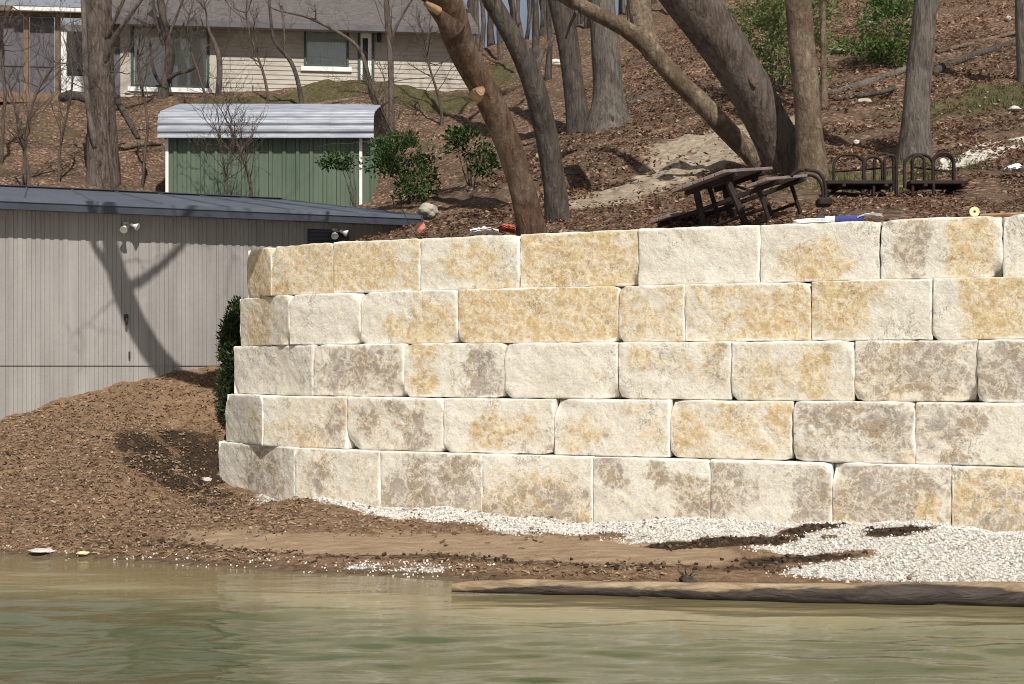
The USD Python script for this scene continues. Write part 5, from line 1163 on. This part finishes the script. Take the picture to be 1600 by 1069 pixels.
m = trimesh.creation.annulus(.012, .032, .44, sections=18); m.apply_transform(trimesh.transformations.rotation_matrix(PI / 2, [0, 1, 0])); m.apply_translation([0, 0, .032]); obj('roll', m, M['blue'], bg, smooth=40)
m = trimesh.creation.annulus(.028, .034, .10, sections=18); m.apply_transform(trimesh.transformations.rotation_matrix(PI / 2, [0, 1, 0])); m.apply_translation([-.12, 0, .033]); obj('band', m, M['paper'], bg, smooth=40)
c, u = on_top(1356, .26)
bg = thing('plastic_wrapper', 'crumpled clear-white plastic wrapper at the right end of the blue roll', 'wrapper', c, rot=(0, 0, ang))
rg = np.random.default_rng(2); n = 12; gx, gy = np.meshgrid(np.linspace(-.12, .12, n), np.linspace(-.1, .1, n), indexing='ij')
zz = .055 + .06 * (meshkit.fbm(np.c_[gx.ravel() * 14, gy.ravel() * 14, 0 * gx.ravel()], 3, 4) - .4) - (gx.ravel() / .12) ** 2 * .03 + .02
v = np.c_[gx.ravel() + rg.normal(size=n * n) * .008, gy.ravel() + rg.normal(size=n * n) * .008, np.maximum(zz, .002)]; f = gridmesh(n, n)
v2 = v - [0, 0, .0015]; v2[:, 2] = np.maximum(v2[:, 2], .0005); obj('film', tri(np.vstack([v, v2]), np.vstack([f, f[:, ::-1] + n * n])), M['paper'], bg)
c, u = on_top(1522, .2)
bg = thing('string_line_reel', 'small round cream reel standing on the wall top', 'reel', c, rot=(0, 0, ang))
R90 = trimesh.transformations.rotation_matrix(PI / 2, [1, 0, 0])
for y in (-.02, .02):
    m = trimesh.creation.annulus(.014, .048, .008, sections=24, transform=R90); m.apply_translation([0, y, .048]); obj('flange', m, M['yellow'], bg, smooth=40)
m = trimesh.creation.annulus(.013, .036, .032, sections=20, transform=R90); m.apply_translation([0, 0, .048]); obj('winding', m, M['white'], bg, smooth=40)
a_, _ = on_top(1530, .24); b_, _ = on_top(1640, .24)
obj('timber_batten', box((0, 0, 0), (1, 1, 1)) if False else tube(np.array([a_ + [0, 0, .012], b_ + [0, 0, .012]]), .018, 4), M['cutwood'], label='thin pale batten lying on the wall top right of the reel', cat='batten')
# red and pale scraps behind the wall
def cloth(px, py, Y, w, h, mat, label, name, cat, seed):
    c = P(px, py, Y); k = Y / FPX; rg = np.random.default_rng(seed); n = 14
    gx, gy = np.meshgrid(np.linspace(-.5, .5, n), np.linspace(-.5, .5, n), indexing='ij')
    z = (meshkit.fbm(np.c_[gx.ravel() * 5, gy.ravel() * 5, 0 * gx.ravel() + seed], 3, seed)) * h * k * 1.1 * (1 - 1.4 * (gx.ravel() ** 2 + gy.ravel() ** 2))
    v = np.c_[gx.ravel() * w * k, gy.ravel() * .35, z]; f = gridmesh(n, n)
    v2 = v * [1.0, 1.0, 1] - [0, 0, .02]
    t = thing(name, label, cat, c - [0, 0, h * k * .4]); obj('fold', tri(np.vstack([v, v2]), np.vstack([f, f[:, ::-1] + n * n])), M[mat], t)
cloth(788, 356, 15.6, 36, 16, 'red', 'crumpled orange-red sheet on the ground left of the reddish trunk', 'tarp_scrap', 'tarp', 1)
cloth(757, 360, 15.5, 44, 11, 'paper', 'pale crumpled sheet beside the orange-red one behind the wall', 'tarp_scrap', 'tarp', 2)
rock(657, 362, 16, 20, 'faded red broken brick lump at the end of the boathouse roof', 'pink', 47, 'brick_lump', Y=16.2, cat='brick')
cloth(1588, 262, 18.6, 34, 18, 'paper', 'white plastic sheet crumpled on the ground at the right edge', 'plastic_sheet', 'sheet', 3)
